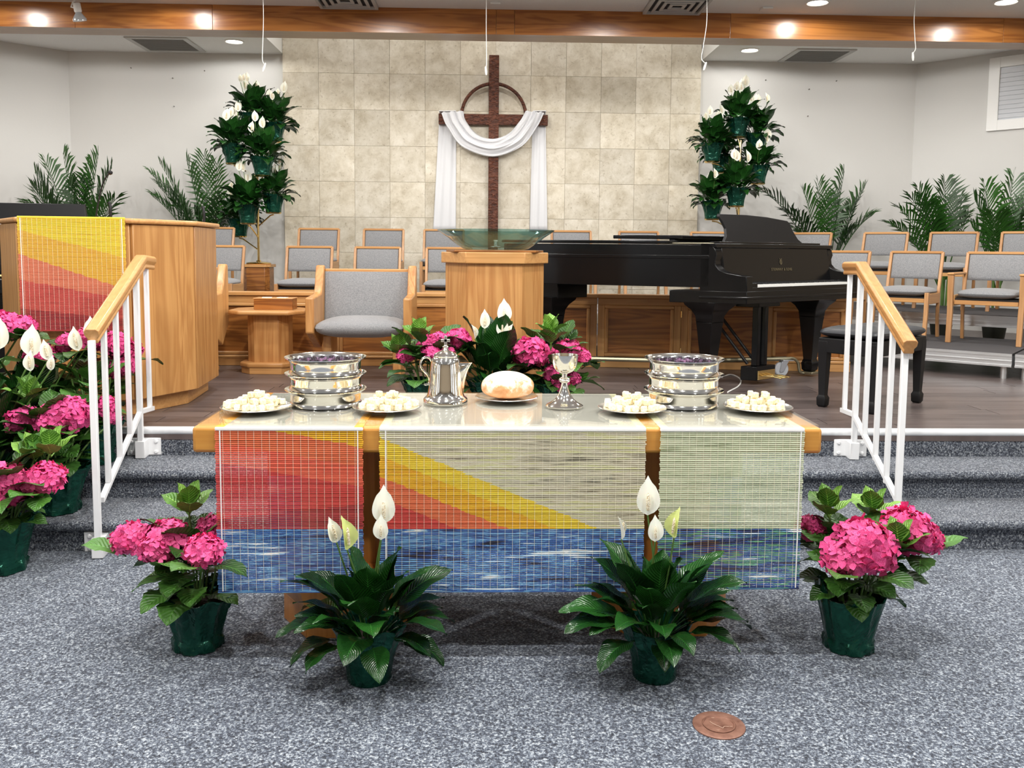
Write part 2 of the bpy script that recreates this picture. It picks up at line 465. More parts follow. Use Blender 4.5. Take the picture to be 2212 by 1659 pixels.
# ------------------------------------------------------------------ ceiling fittings
ring = MB().lathe([(.085, 0), (.112, 0), (.112, -.008), (.098, -.012), (.088, -.004)], 28, caps=False).mesh('trim_ring', WHITE)
lens = MB().lathe([(.001, -.004), (.088, -.003), (.088, .0), (.001, .0)], 28).mesh('lens', LENS)
def can(x, y, z, label, wat=None, group='recessed ceiling lights', aim=None, size=177):
    t = thing('recessed_light', label, 'ceiling light', (x, y, z), 0, group)
    link('trim_ring', ring, t); link('lens', lens, t)
    l = bpy.data.lights.new('lamp', 'SPOT'); l.energy = wat or LAMP_W; l.color = (1, .975, .935)
    l.spot_size = radians(size); l.spot_blend = .15; l.shadow_soft_size = .05
    lo = link('lamp', l, t, (0, 0, -.03))
    if aim:
        lo.rotation_euler = (Vector(aim)-Vector((x, y, z))).to_track_quat('-Z', 'Y').to_euler()
    return t
can(3.0, 8.43, ZC, 'round recessed ceiling light before the beam, nearer the square vent', LAMP_W*.12)
can(4.73, 8.3, ZC, 'round recessed ceiling light before the beam, farther from the square vent', LAMP_W*.12)
can(-3.0, 10.4, ZC, 'round recessed light behind the beam, beside the white wall with lilies and organ', LAMP_W*.10)
can(2.96, 10.43, ZC, 'round recessed light behind the beam, beside the wall with the framed window', LAMP_W*.10)
hid = 'round recessed ceiling light out of the picture, in the grid added for lighting'
for x, y, wv in ((-3, 8.4, .12), (-4.73, 8.3, .12), (-1.5, 5.3, .95), (1.5, 5.3, .95), (-4.2, 6.2, .9), (4.2, 6.2, .9), (-1.2, 7.4, .45), (1.2, 7.4, .45),
             (-1.55, 2.3, 1.0), (1.5, 2.3, 1.0), (0, 2.35, .9), (-2.2, 1.1, 1.1), (0, 1.1, 1.1), (2.2, 1.1, 1.1), (-4.4, 2.4, .9), (4.4, 2.4, .9), (0, 4.1, .6), (-3, 4.4, .8), (3, 4.4, .8),
             (-4.7, 9.75, .17), (4.7, 9.75, .17), (-3.3, 9.8, .13), (3.3, 9.8, .13), (-2.8, -1, .3), (2.8, -1, .3), (-3, -3.8, .3), (3, -3.8, .3)):  # unseen cans; those behind the beam added to light the wall evenly
    can(x, y, ZC, hid, LAMP_W*wv)
for x in (-1.7, 0, 1.7):
    can(x, 9.75, 4.25, 'unseen recessed light added in the raised ceiling over the cross', LAMP_W*.2, 'lights over the stone wall')  # unseen cans added to wash the stone wall with light

def diffuser(x, y, label, s=.56):
    t = thing('air_diffuser', label, 'air vent', (x, y, ZC), 0, 'ceiling vents')
    MB().box((-s/2, -s/2, -.004), (s/2, s/2, .0)).ob('back_plate', plain('vent_dark', srgb(70, 70, 72), .8), t, smooth=False)
    for q in range(4):
        h0 = s/2*(1-q*.24); h1 = h0-.03; dz = -.008-.006*q
        mb = MB()
        for (ax, ay, bx, by) in ((-h0, -h0, h0, -h1), (-h0, h1, h0, h0), (-h0, -h1, -h1, h1), (h1, -h1, h0, h1)):
            mb.box((ax, ay, -.03), (bx, by, -.018 if q else -.001))
        mb.ob('louvre_ring', plain('vent_white', srgb(196, 196, 194), .5), t, smooth=False)
diffuser(-1.45, 8.575, 'square white louvred vent in the ceiling before the beam, towards the pulpit')
diffuser(1.70, 8.575, 'square white louvred vent in the ceiling before the beam, towards the piano')
def grille(x, y, label):
    t = thing('return_grille', label, 'air vent', (x, y, ZC), 0, 'return grilles behind the beam')
    MB().box((-.29, -.29, -.012), (.29, .29, -.008)).ob('filter', plain('filter', srgb(120, 121, 120), .9), t, smooth=False)
    mb = MB()
    for (ax, ay, bx, by) in ((-.35, -.35, .35, -.29), (-.35, .29, .35, .35), (-.35, -.29, -.29, .29), (.29, -.29, .35, .29)):
        mb.box((ax, ay, -.014), (bx, by, 0))
    mb.ob('frame', plain('grille_frame', srgb(190, 190, 188), .5), t, smooth=False)
    mb = MB()
    for k in range(18): mb.box((-.29, -.28+k*.032, -.016), (.29, -.272+k*.032, -.009))
    mb.ob('fins', plain('grille_fin', srgb(150, 150, 148), .6), t, smooth=False)
grille(-3.84, 10.6, 'square grey return grille in the ceiling over the pulpit wall')
grille(3.83, 10.66, 'square grey return grille in the ceiling over the piano wall')
for px_, py_, lb in ((1070, 8, 'small cream plate on the ceiling between the two louvred vents'), (1655, 18, 'small cream plate on the ceiling beside a recessed light')):
    g = G(px_, py_, ZC)
    tag(boxs('ceiling_plate', (g.x-.05, g.y-.06, ZC-.018), (g.x+.05, g.y+.06, ZC), WHITE, None, .003), lb, 'plate')
# spotlight
g = G(176, 2, ZC)
t = thing('spotlight', 'white ceiling spotlight with reflector lamp before the beam', 'spotlight', (g.x, 8.70, ZC))
MB().lathe([(.05, 0), (.05, -.02), (.02, -.03)], 20).ob('canopy', WHITE, t)
MB().tube([(0, 0, -.02), (-.03, 0, -.05), (-.045, 0, -.09), (-.01, -.01, -.10)], .008).ob('arm', WHITE, t)
sp = MB().lathe([(.03, .0), (.034, -.005), (.034, -.075), (.028, -.085)], 20).ob('socket', WHITE, t, (0.01, -.01, -.055), rot=(.12, -.12, 0))
MB().lathe([(.026, -.085), (.034, -.10), (.062, -.145), (.062, -.165), (.03, -.168)], 24).ob('reflector_lamp', plain('lamp_glass', srgb(205, 210, 215), .15, .6), sp)
# hanging microphones
for i, (px_, py_, lb) in enumerate(((570, 150, 'in front of the white wall edge above the lily tower'), (1050, 158, 'beside the top of the cross'), (1522, 148, 'in front of the stone wall edge on the piano side'), (1972, 127, 'in front of the plain wall over the choir chairs'))):
    tip = P(px_, py_, 8.1)
    t = thing('hanging_microphone', 'thin white choir microphone hanging '+lb, 'microphone', (tip.x, tip.y, ZC), 0, 'hanging choir microphones')
    L = ZC-tip.z; j = (.012, -.004, .03, -.02)[i]
    MB().tube(spline([(0, 0, 0), (j*.3, 0, -L*.4), (-j*.6, 0, -L*.72), (-j, 0, -L+.09), (0, 0, -L+.05)], 16), .0036, 6).ob('wire', WIREW, t)
    MB().lathe([(.003, .05), (.008, .045), (.011, 0), (.006, -.028)], 10).ob('capsule', WIREW, t, (0, 0, -L+.01), rot=(0, .3*(1 if i % 2 == 0 else -.3), 0))
for px_, py_ in ((283, 147), (442, 153), (373, 169), (376, 230), (1654, 173), (1807, 175), (1748, 193), (1745, 251)):
    p = P(px_, py_, YW-.008)
    MB().tube([(0, .02, 0), (0, -.012, .002)], .006, 6).ob('wall_nail', plain('nail', srgb(110, 104, 100), .5), None, p)
    tag(COL.objects[-1], 'tiny nail left in the plain wall beside the stone panel', 'nail', 'nails in the plain walls')
p = onwall(2188, 487)
tag(MB().box((-.05, -.02, -.07), (.05, .004, .07)).ob('thermostat', WHITE, None, p, False, .006, rot=(0, 0, atan2(wd.y, wd.x))), 'cream wall plate behind the palm by the window', 'thermostat')

# ------------------------------------------------------------------ cross and cloth
XC = -.022; YCR = 10.90
t = thing('wall_cross', 'dark hewn wooden cross with a half ring on the stone wall', 'cross', (XC, YCR, 1.0))
MB().box((-.061, -.03, 0), (.061, .05, 2.682)).ob('upright', CROSSW, t, bevel=.006)
MB().box((-.67, -.026, 1.853), (.66, .05, 1.98)).ob('crossbar', CROSSW, t, bevel=.006)
MB().tube([(.392*cos(a), .015, 1.955+.395*sin(a)) for a in [pi*i/28 for i in range(29)]], .021, 10).ob('ring', CROSSW, t)
for zz in (.6, 1.55, 2.4): MB().box((-.04, .045, zz), (.04, .095, zz+.08)).ob('wall_mount', CROSSW, t, smooth=False)
t = thing('draped_cloth', 'white satin cloth draped over the arms of the dark cross', 'cloth', (XC, YCR, 2.2))
def PL(px, py_, dy=0.):
    p = P(px, py_, YCR-.06); return Vector((p.x-XC, -.06+dy, p.z-2.2))
top = spline([PL(1000, 240), PL(1006, 262), PL(1030, 291), PL(1064, 300), (PL(1098, 288)), PL(1122, 262), PL(1136, 240)], 41)
bot = spline([PL(953, 243), PL(966, 275), PL(998, 318), PL(1064, 341), PL(1126, 318), PL(1160, 275), PL(1176, 243)], 41)
rows = []
for i in range(41):
    u = i/40; rr = []
    for j in range(26):
        v = j/25
        p = top[i].lerp(bot[i], v)
        fold = .018*sin(v*pi*5.3+1.2*sin(u*5)+.6)+.010*sin(v*pi*11+u*9)
        bulge = .055*sin(pi*v)*(.35+.65*sin(pi*u))
        rr.append((p.x+.006*sin(v*20+u*4), p.y-bulge+fold, p.z+.008*sin(v*17+u*6)))
    rows.append(rr)
o = MB().grid(rows).ob('swag', SILK, t)
sm = o.modifiers.new('th', 'SOLIDIFY'); sm.thickness = .004
for s, (tx0, tx1, bx0, bx1) in ((-1, (948, 985, 934, 984)), (1, (1152, 1180, 1145, 1184))):
    rows = []
    for i in range(25):
        u = i/24; rr = []
        for j in range(18):
            v = j/17
            if u < .12:                                        # over the bar
                q = u/.12; x = tx0+(tx1-tx0)*v
                p = PL(x, 240+q*6); dy = -.122+.13*q
                rr.append((p.x, dy+.06, p.z+.03*sin(pi*q)))
            else:
                q = (u-.12)/.88; a = tx0+(bx0-tx0)*q; b = tx1+(bx1-tx1)*q
                p = PL(a+(b-a)*v, 246+q*252)
                rr.append((p.x, .069+.009*sin(v*9+s+.8*q)+.003*sin(v*23+2*q), p.z))
        rows.append(rr)
    o = MB().grid(rows).ob('hanging_end', SILK, t)
    sm = o.modifiers.new('th', 'SOLIDIFY'); sm.thickness = .003

# ------------------------------------------------------------------ choir decks and screen
def deck(name, label, o, d, L, depth, z, legs=True, group='choir risers'):
    a = atan2(d[1], d[0])
    t = thing(name, label, 'platform', (o[0], o[1], ZS), a, group)
    hz = z-ZS
    MB().box((0, 0, hz-.02), (L, depth, hz)).ob('deck_top', DECK, t, smooth=False)
    mb = MB()
    for k, (z0, z1, dy) in enumerate(((hz-.022, hz-.002, -.012), (hz-.052, hz-.022, -.004), (hz-.06, hz-.052, -.012), (hz-.085, hz-.06, -.004), (hz-.1, hz-.085, -.012))):
        mb.box((0, dy, z0), (L, .012, z1))
    mb.box((0, 0, hz-.1), (.012, depth, hz-.002)).box((L-.012, 0, hz-.1), (L, depth, hz-.002))
    mb.ob('aluminium_edge', ALU, t, smooth=False)
    if legs:
        for x in (.06, L-.06):
            for yy in (.06, depth-.06):
                MB().lathe([(.0, 0), (.026, 0), (.026, hz-.1)], 14).ob('leg', ALU, t, (x, yy, 0))
                MB().box((x-.05, yy-.06, hz-.1), (x+.05, yy+.05, hz-.06)).ob('bracket', ALU, t, bevel=.006)
    return t
RD = Vector((.76, -.65)).normalized(); BD = Vector((.65, .76)).normalized()
E1 = Vector((3.785, 6.306))
Z1, Z2 = .613, .81
deck('choir_riser', 'low black riser with silver edge beyond the armchair, towards the window wall', E1, RD, 1.6, 1.22, Z1)
deck('choir_riser', 'low black riser with silver edge carrying the wooden armchair', E1-RD*1.92, RD, 1.90, 1.22, Z1)
E2 = E1+BD*1.225
deck('choir_riser', 'higher black riser with silver edge nearest the window wall', E2-RD*.05, RD, 1.8, 1.22, Z2)
deck('choir_riser', 'higher black riser with silver edge behind the wooden armchair', E2-RD*2.1, RD, 2.03, 1.22, Z2)
deck('choir_riser', 'long low riser behind the oak choir screen', (-3.3, 7.62), (1, 0), 4.9, 1.1, Z1)
deck('choir_riser', 'long higher riser at the foot of the stone wall', (-3.6, 8.75), (1, 0), 6.62, 1.65, Z2)

c0 = E2-RD*2.1; c1_ = c0+BD*1.22; wx = 3.035                      # wedge between the straight and the angled riser
t = thing('choir_riser', 'wedge shaped higher riser between straight and angled risers behind the piano', 'platform', (c0.x, c0.y, ZS), 0, 'choir risers')
k0 = (8.76-c0.y)/(c1_.y-c0.y)
wp_ = [(wx-c0.x, 8.76-c0.y), (max(wx+.01, c0.x+(c1_.x-c0.x)*k0-.012)-c0.x, 8.76-c0.y), (c1_.x-.012-c0.x, c1_.y-c0.y), (c1_.x-.012-c0.x, 10.38-c0.y), (wx-c0.x, 10.38-c0.y)]
MB().prism(wp_, Z2-ZS-.02, Z2-ZS).ob('deck_top', DECK, t, smooth=False)
MB().prism([(x*1., y) for x, y in wp_], Z2-ZS-.10, Z2-ZS-.02).ob('aluminium_edge', ALU, t, smooth=False)
for lx, ly in ((wx+.06-c0.x, 8.95-c0.y), (wx+.06-c0.x, 10.3-c0.y), (c1_.x-.08-c0.x, 10.3-c0.y), (c1_.x-.08-c0.x, c1_.y+.08-c0.y)):
    MB().lathe([(.0, 0), (.026, 0), (.026, Z2-ZS-.1)], 14).ob('leg', ALU, t, (lx, ly, 0))

def screen(label, p, q, n, hh=.57):
    p = Vector(p); q = Vector(q); d = q-p; L = d.length; a = atan2(d.y, d.x); ww = L/n
    t = thing('choir_screen', label, 'panel', (p.x, p.y, ZS), a, 'oak choir screen')
    MB().box((0, .012, 0), (L, .04, hh)).ob('backing', OAKX, t, smooth=False)
    MB().box((-.005, -.03, hh-.02), (L+.005, .06, hh+.012)).ob('top_rail', OAKX, t, bevel=.006)
    MB().box((0, -.012, hh-.075), (L, .012, hh-.022)).ob('rail', OAKX, t, bevel=.003)
    MB().box((0, -.022, 0), (L, .012, .085)).ob('plinth', OAKX, t, bevel=.004)
    MB().box((0, -.03, .06), (L, .0, .085)).ob('plinth_moulding', OAKX, t, bevel=.008)
    for i in range(n):
        x0 = i*ww; x1 = x0+ww
        MB().box((x0+.001, -.01, .085), (x0+.055, .012, hh-.075)).ob('stile', OAK, t, bevel=.003)
        MB().box((x1-.055, -.01, .085), (x1-.001, .012, hh-.075)).ob('stile', OAK, t, bevel=.003)
        c = ((x0+x1)/2, 0, (.085+hh-.075)/2); hw = ww/2-.055; h2 = (hh-.16)/2
        MB().box((-hw, 0, -h2), (hw, .011, h2)).ob('inset_panel', PANEL, t, c, smooth=False)
        m = .028
        for (ax, az, bx, bz) in ((-hw, -h2, hw, -h2+m), (-hw, h2-m, hw, h2), (-hw, -h2+m, -hw+m, h2-m), (hw-m, -h2+m, hw, h2-m)):
            MB().box((ax, -.016, az), (bx, .002, bz)).ob('moulding', OAKX if bx-ax > bz-az else OAK, t, c, bevel=.007)
        if i:
            for hz in (.14, hh-.14):
                MB().lathe([(.006, -.025), (.006, .025)], 8).ob('hinge', BRASS, t, (x0, -.014, hz))
    return t
screen('long oak panelled screen behind the grey clergy chair', (-3.4, 6.93), (.775, 6.93), 4)
screen('oak panelled screen angled behind the black grand piano', (.783, 6.932), (2.72, 6.70), 3)

# ------------------------------------------------------------------ choir chairs (0.75 m tall, origin under the seat, facing -y)
def pad(cx, cy, cz, hx, hy, hz, e=3.2, n=28, m=12):
    def sp(c, k): return (abs(c)**(2/k))*(1 if c >= 0 else -1)
    rows = []
    for i in range(m+1):
        th = -pi/2+pi*i/m
        rows.append([(cx+hx*sp(cos(th), 2.4)*sp(cos(2*pi*j/n), e*1.6), cy+hy*sp(cos(th), 2.4)*sp(sin(2*pi*j/n), e*1.6), cz+hz*sp(sin(th), 2.2)) for j in range(n)])
    return rows
def qleg(pts, a, b=None):               # square-section leg through points, half sizes a -> b
    b = b or a; rings = []
    for i, p in enumerate(pts):
        u = i/(len(pts)-1); hx = a[0]+(b[0]-a[0])*u; hy = a[1]+(b[1]-a[1])*u
        rings.append([(p[0]-hx, p[1]-hy, p[2]), (p[0]+hx, p[1]-hy, p[2]), (p[0]+hx, p[1]+hy, p[2]), (p[0]-hx, p[1]+hy, p[2])])
    return MB().loft(rings)
def make_chair(label, arms=False):
    w = .245 if arms else .215
    t = thing('choir_armchair' if arms else 'choir_chair', label, 'chair', group='upholstered choir chairs')
    for s in (-1, 1):
        qleg([(s*w, .22, 0), (s*w, .185, .2), (s*w, .19, .40), (s*w, .235, .58), (s*w, .285, .742)], (.013, .018), (.012, .014)).ob('rear_leg', CHW, t, bevel=.003)
        if arms:
            qleg([(s*(w+.012), -.235, 0), (s*(w+.012), -.215, .25), (s*(w+.016), -.21, .36), (s*(w+.016), -.215, .43), (s*(w+.016), -.215, .555)], (.02, .018), (.022, .026)).ob('front_leg', CHW, t, bevel=.004)
            MB().box((s*(w+.016)-.028, -.25, .555), (s*(w+.016)+.028, .21, .575)).ob('armrest', OAKY, t, bevel=.009)
        else:
            qleg([(s*w, -.235, 0), (s*w, -.20, .22), (s*w, -.195, .40)], (.016, .016), (.016, .022)).ob('front_leg', CHW, t, bevel=.003)
        MB().box((s*w-.012, -.19, .30), (s*w+.012, .18, .39)).ob('side_rail', OAKY, t, bevel=.004)
    MB().box((-w+.012, -.205, .315), (w-.012, -.185, .35)).ob('front_rail', OAKX, t, bevel=.003)
    MB().box((-w+.012, -.18, .345), (w-.012, .18, .365)).ob('seat_board', DARK, t, smooth=False)
    MB().grid(pad(0, -.015, .405, w+(-.02 if arms else .008), .225, .045), close=True).ob('seat', FAB, t)
    MB().box((-w, .268, .728), (w, .298, .75)).ob('top_rail', OAKX, t, bevel=.004)
    mb = MB(); rows = []
    hw = w-.013
    def bp(x, u, dy):
        return (x, .228+.058*u+dy, .505+.225*u)
    prof = [(-1, .0), (-.97, -.012), (-.85, -.02), (0, -.024), (.85, -.02), (.97, -.012), (1, 0), (1, .012), (-1, .012)]
    for u in (0, .04, .12, .5, .88, .96, 1):
        k = 1 if .05 < u < .95 else (.6 if 0 < u < 1 else .0)
        rows.append([bp(hw*x, u, (dy*k if dy < 0 else dy)) for x, dy in prof])
    mb.loft(rows); mb.ob('back_pad', FAB, t)
    return t
ch = make_chair('x'); first = [ch]
def chair(x, y, z, rz, label, src=None):
    if first: o = first.pop(); o.location = (x, y, z); o.rotation_euler = (0, 0, rz); o['label'] = label; return o
    return dup(src or ch, (x, y, z), rz, label)
fr = 'grey oak choir chair on lower riser, '
bk = 'grey oak choir chair on upper riser, '
for px_, lb in ((478, 'half hidden by the pulpit'), (669, 'between the lily tower and the clergy chair'), (816, 'behind the clergy chair'), (970, 'half hidden by the font column')):
    p = P(px_, 534, 8.55); chair(p.x, 8.28, Z1, 0, fr+lb)
for px_, lb in ((462, 'behind pulpit and before lily tower'), (689, 'by the stone wall, next to lily tower'), (829, 'by the stone wall, second from the lily tower'), (959, 'behind the font bowl, towards the clergy chair'),
               (1234, 'behind the font bowl, towards the piano'), (1380, 'behind the piano lid, nearer the font'), (1535, 'behind the piano lid, beside the music desk')):
    p = P(px_, 500, 9.7); chair(p.x, 9.43, Z2, 0, bk+lb)
RA = atan2(RD.y, RD.x)
ac = make_chair('oak armchair with grey padded seat and back on the low riser', True)
ac.location = (4.06, 7.13, Z1); ac.rotation_euler = (0, 0, RA)
q = Vector((4.06, 7.13))
for k, lb in ((.66, 'angled beside the armchair, behind the piano bench'), (1.28, 'angled at the treble end of the piano')):
    r = q-RD*k; chair(r.x, r.y, Z1, RA, fr+lb)
q = Vector((4.84, 8.05))
for k, lb in ((-.02, 'angled behind the armchair beside the window wall'), (.62, 'angled between the two big palms'), (1.27, 'angled behind the piano bench, near one palm'), (2.05, 'angled behind the music desk at the palm')):
    r = q-RD*k; chair(r.x, r.y, Z2, RA, bk+lb)

# ------------------------------------------------------------------ clergy chairs
def make_clergy(label):
    t = thing('clergy_chair', label, 'chair', group='clergy chairs')
    prof = [(0, .34), (0, .585), (.30, .60), (.345, .66), (.40, .80), (.46, .80), (.47, .60), (.46, .36), (.30, .21)]
    for s in (-1, 1):
        MB().prism_f(prof if s > 0 else prof[::-1], lambda u, v, d: (d, -.28+u, v), s*.335-.03, s*.335+.03).ob('side_panel', OAK, t, bevel=.012, seg=3)
        MB().box((s*.245-.03, -.12, 0), (s*.245+.03, .14, .31)).ob('leg', OAK, t, bevel=.006)
        MB().box((s*.245-.032, -.26, 0), (s*.245+.032, .22, .035)).ob('foot', OAKY, t, bevel=.006)
    MB().box((-.305, .155, .745), (.305, .185, .775)).ob('back_rail', OAKX, t, bevel=.006)
    rows = [[(-.303+.606*j/12, (.155 if k else .10)+.055*(i/8)*(1 if not k else .6)-(.02*sin(pi*j/12)**.4*sin(pi*i/8)**.4 if not k else 0), .36+.395*i/8) for j in range(13)] for k in (0, 1) for i in (range(9) if not k else range(8, -1, -1))]
    MB().grid(rows).ob('back_pad', FAB, t)
    MB().grid(pad(0, -.10, .375, .31, .245, .075), close=True).ob('seat', FAB, t)
    return t
c1 = make_clergy('grey upholstered oak clergy chair between side table and font')
c1.location = (-.98, 6.33, ZS)
dup(c1, (-2.385, 6.42, ZS), None, 'grey upholstered oak clergy chair half hidden by the pulpit')

# side table with box
t = thing('side_table', 'low oak side table with an eight sided top', 'table', (-1.715, 6.6, ZS))
oc = lambda w_, d_, c: [(-w_, -d_+c), (-w_+c, -d_), (w_-c, -d_), (w_, -d_+c), (w_, d_-c), (w_-c, d_), (-w_+c, d_), (-w_, d_-c)]
MB().prism(oc(.28, .22, .10), .435, .468).ob('table_top', OAKX, t, bevel=.012, seg=3)
MB().prism(oc(.15, .13, .06), .07, .44).ob('column', OAK, t, bevel=.004)
MB().prism(oc(.205, .18, .08), .045, .085).ob('base_moulding', OAKX, t, bevel=.014, seg=3)
MB().prism(oc(.195, .17, .08), 0, .05).ob('base', OAKX, t, bevel=.003)
p = P(592, 655, 6.55)
t = thing('wooden_box', 'plain oak box on the side table', 'box', (p.x, 6.6, ZS+.468))
MB().box((-.142, -.08, 0), (.142, .08, .078)).ob('case', PANEL, t, bevel=.003)
MB().box((-.146, -.084, .078), (.146, .084, .086)).ob('lid', OAKX, t, bevel=.003)
for k, (dx, lb) in enumerate(((-.06, 'white card on the oak box, towards the pulpit'), (.055, 'white card on the oak box, towards the clergy chair'))):
    tag(MB().box((-.035, -.03, 0), (.035, .03, .003)).ob('card', PAPER, None, (p.x+dx, 6.59, ZS+.554), False, rot=(0, 0, .15*(1-2*k))), lb, 'card')

# pedestal box under the lily tower
def pedbox(x, y, z, hz, label):
    t = thing('plant_pedestal', label, 'pedestal', (x, y, z))
    MB().prism(oc(.145, .145, .045), .0, hz-.03).ob('body', PANEL, t, bevel=.003)
    MB().prism(oc(.165, .165, .05), hz-.032, hz).ob('top', OAKX, t, bevel=.004)
    return hz
YST = 10.05
pl_ = P(559, 570, YST)
pedbox(pl_.x, YST, Z2, pl_.z-Z2-.003, 'dark oak pedestal under the brass lily stand by the pulpit side')
pr_ = P(1592, 570, YST)
pedbox(pr_.x, YST, Z2, pl_.z-Z2-.003, 'dark oak pedestal under the brass lily stand behind the piano')

# ------------------------------------------------------------------ pulpit
PA = [(-2.87, 5.12), (-2.57, 4.72), (-2.01, 4.80), (-1.805, 5.2), (-1.845, 5.75), (-2.45, 5.98), (-3.03, 5.65)]
pc = Vector((-2.42, 5.3))
t = thing('pulpit', 'large honey oak pulpit with angled wings and a flat top', 'pulpit', (pc.x, pc.y, ZS))
ZP = 1.495-ZS
loc = [(a-pc.x, b-pc.y) for a, b in PA]
def inset(poly, k): return [(x*(1-k), y*(1-k)) for x, y in poly]
MB().prism(inset(loc, .035), .09, ZP-.03).ob('body', PULP, t, smooth=False)
MB().prism(inset(loc, .10), 0, .095).ob('plinth', OAKX, t, bevel=.004)
MB().prism(inset(loc, -.035), ZP-.028, ZP).ob('top', OAKX, t, bevel=.011, seg=3)
def face(i, j, a0, a1, z0, z1, th, name, m, off=.0):
    p = Vector(inset(loc, .035)[i]); q = Vector(inset(loc, .035)[j]); d = (q-p); n = Vector((d.y, -d.x)).normalized()
    if n.dot(p) < 0: n = -n
    A = p+d*a0+n*off; B = p+d*a1+n*off; A2 = A+n*th; B2 = B+n*th
    MB().prism([A, B, B2, A2], z0, z1).ob(name, m, t, bevel=.004)
face(0, 1, -.01, 1.01, .09, ZP-.03, .022, 'wing_panel', PULP)
face(2, 3, .0, 1.0, .09, ZP-.03, .022, 'wing_panel', PULP)
face(3, 4, .0, 1.0, .09, ZP-.03, .022, 'side_panel', PULP)
face(1, 2, 0, .06, .09, ZP-.03, .012, 'trim_strip', OAK)
face(1, 2, .94, 1, .09, ZP-.03, .012, 'trim_strip', OAK)
# gooseneck microphone and two short posts
p = P(206, 468, 5.25); b0 = Vector((p.x, 5.25, ZS+ZP))
t = thing('gooseneck_microphone', 'slim black gooseneck microphone standing on the pulpit', 'microphone', b0)
pts = [P(206, 468, 5.25), P(212, 440, 5.25), P(219, 408, 5.25), P(226, 388, 5.25), P(234, 376, 5.25)]
pts[0].z = b0.z+.004
MB().tube(spline([q-b0 for q in pts], 16), .0045, 7).ob('gooseneck', BLACKM, t)
MB().lathe([(.001, -.014), (.011, -.009), (.0145, 0), (.012, .008), (.001, .014)], 14).ob('foam_head', BLACKM, t, P(238, 373, 5.25)-b0)
MB().lathe([(.001, 0), (.022, 0), (.02, .008), (.006, .012)], 16).ob('base', BLACKM, t, (0, 0, 0))
for px_, py_, Y, lb in ((239, 438, 5.3, 'short black post on the pulpit beside the gooseneck microphone'), (441, 447, 5.62, 'short black post on the pulpit corner by the choir')):
    p = P(px_, py_+30, Y); zt = P(px_, py_, Y).z; z0 = ZS+ZP
    o = MB().tube(spline([(0, 0, 0), (0, 0, (zt-z0)*.6), (-.004, .004, (zt-z0)*.92), (-.012, .01, zt-z0)], 8), .009, 8).ob('light_post', BLACKM, None, (p.x, Y, z0))
    tag(o, lb, 'post', 'black posts on the pulpit')
# organ console behind
t = thing('organ_console', 'black electronic organ console behind the pulpit', 'organ', (-3.62, 6.35, ZS))
MB().box((-.62, -.25, 0), (.60, .35, .70)).ob('case', BLACK, t, bevel=.008)
MB().box((-.62, -.42, .60), (.60, -.22, .70)).ob('key_shelf', BLACK, t, bevel=.006)
MB().box((-.6, .05, .70), (.62, .35, .95)).ob('upper_case', BLACK, t, bevel=.006)
MB().loft([[(-.66, .06, .95), (.68, .06, .95), (.68, .09, .95), (-.66, .09, .95)], [(-.62, .14, 1.235), (.61, .14, 1.225), (.61, .17, 1.225), (-.62, .17, 1.235)]]).ob('music_desk', BLACKM, t, bevel=.003)
MB().tube([(-.6, -.30, .73), (.5, -.26, .71), (.56, -.24, .70)], .012, 8).ob('brass_rail', BRASS, t)
p = P(4, 484, 6.2)
tag(MB().box((-.16, -.002, -.035), (.06, .002, .03)).ob('sheet_music', PAPER, None, (p.x-.05, 6.36, p.z), False, rot=(-.25, 0, 0)), 'white sheet music on the black organ console', 'sheet music')

# ------------------------------------------------------------------ font with glass bowl
t = thing('baptismal_font', 'six sided honey oak font column with a thick top', 'font', (-.055, 5.3, ZS))
def hexp(w_, f_, d_): return [(-f_, -d_), (f_, -d_), (w_, 0), (f_, d_), (-f_, d_), (-w_, 0)]
MB().prism(hexp(.295, .155, .25), .06, .865).ob('column', OAK, t, smooth=False)
MB().prism(hexp(.33, .18, .28), 0, .07).ob('plinth', OAKX, t, bevel=.005)
MB().prism(hexp(.322, .17, .275), .845, .91).ob('top', OAKX, t, bevel=.005)
MB().prism(hexp(.292, .235, .20), .908, .923).ob('turntable', PANEL, t, bevel=.004)
t = thing('glass_bowl', 'wide flared green glass bowl standing on the font', 'bowl', (-.05, 5.3, ZS+.924))
zr = P(1072, 497, 5.3).z-ZS-.924; th = .011
out = [(.0, .0), (.17, 0), (.195, .006), (.235, .03), (.29, zr*.62), (.348, zr-.006), (.352, zr)]
inn = [(.345, zr), (.338, zr-.008), (.28, zr*.62+.01), (.225, .044), (.185, .018), (.16, .0125), (.02, .0125), (.0, .0125)]
MB().lathe([(max(r, .0005), z) for r, z in out+inn], 64).ob('bowl_shell', GLASSG, t)
MB().lathe([(.03, .012), (.034, .016), (.03, .02), (.012, .022), (.012, .05), (.02, .055), (.001, .06)], 24).ob('drain_fitting', SILVER2, t, (0, 0, .001))

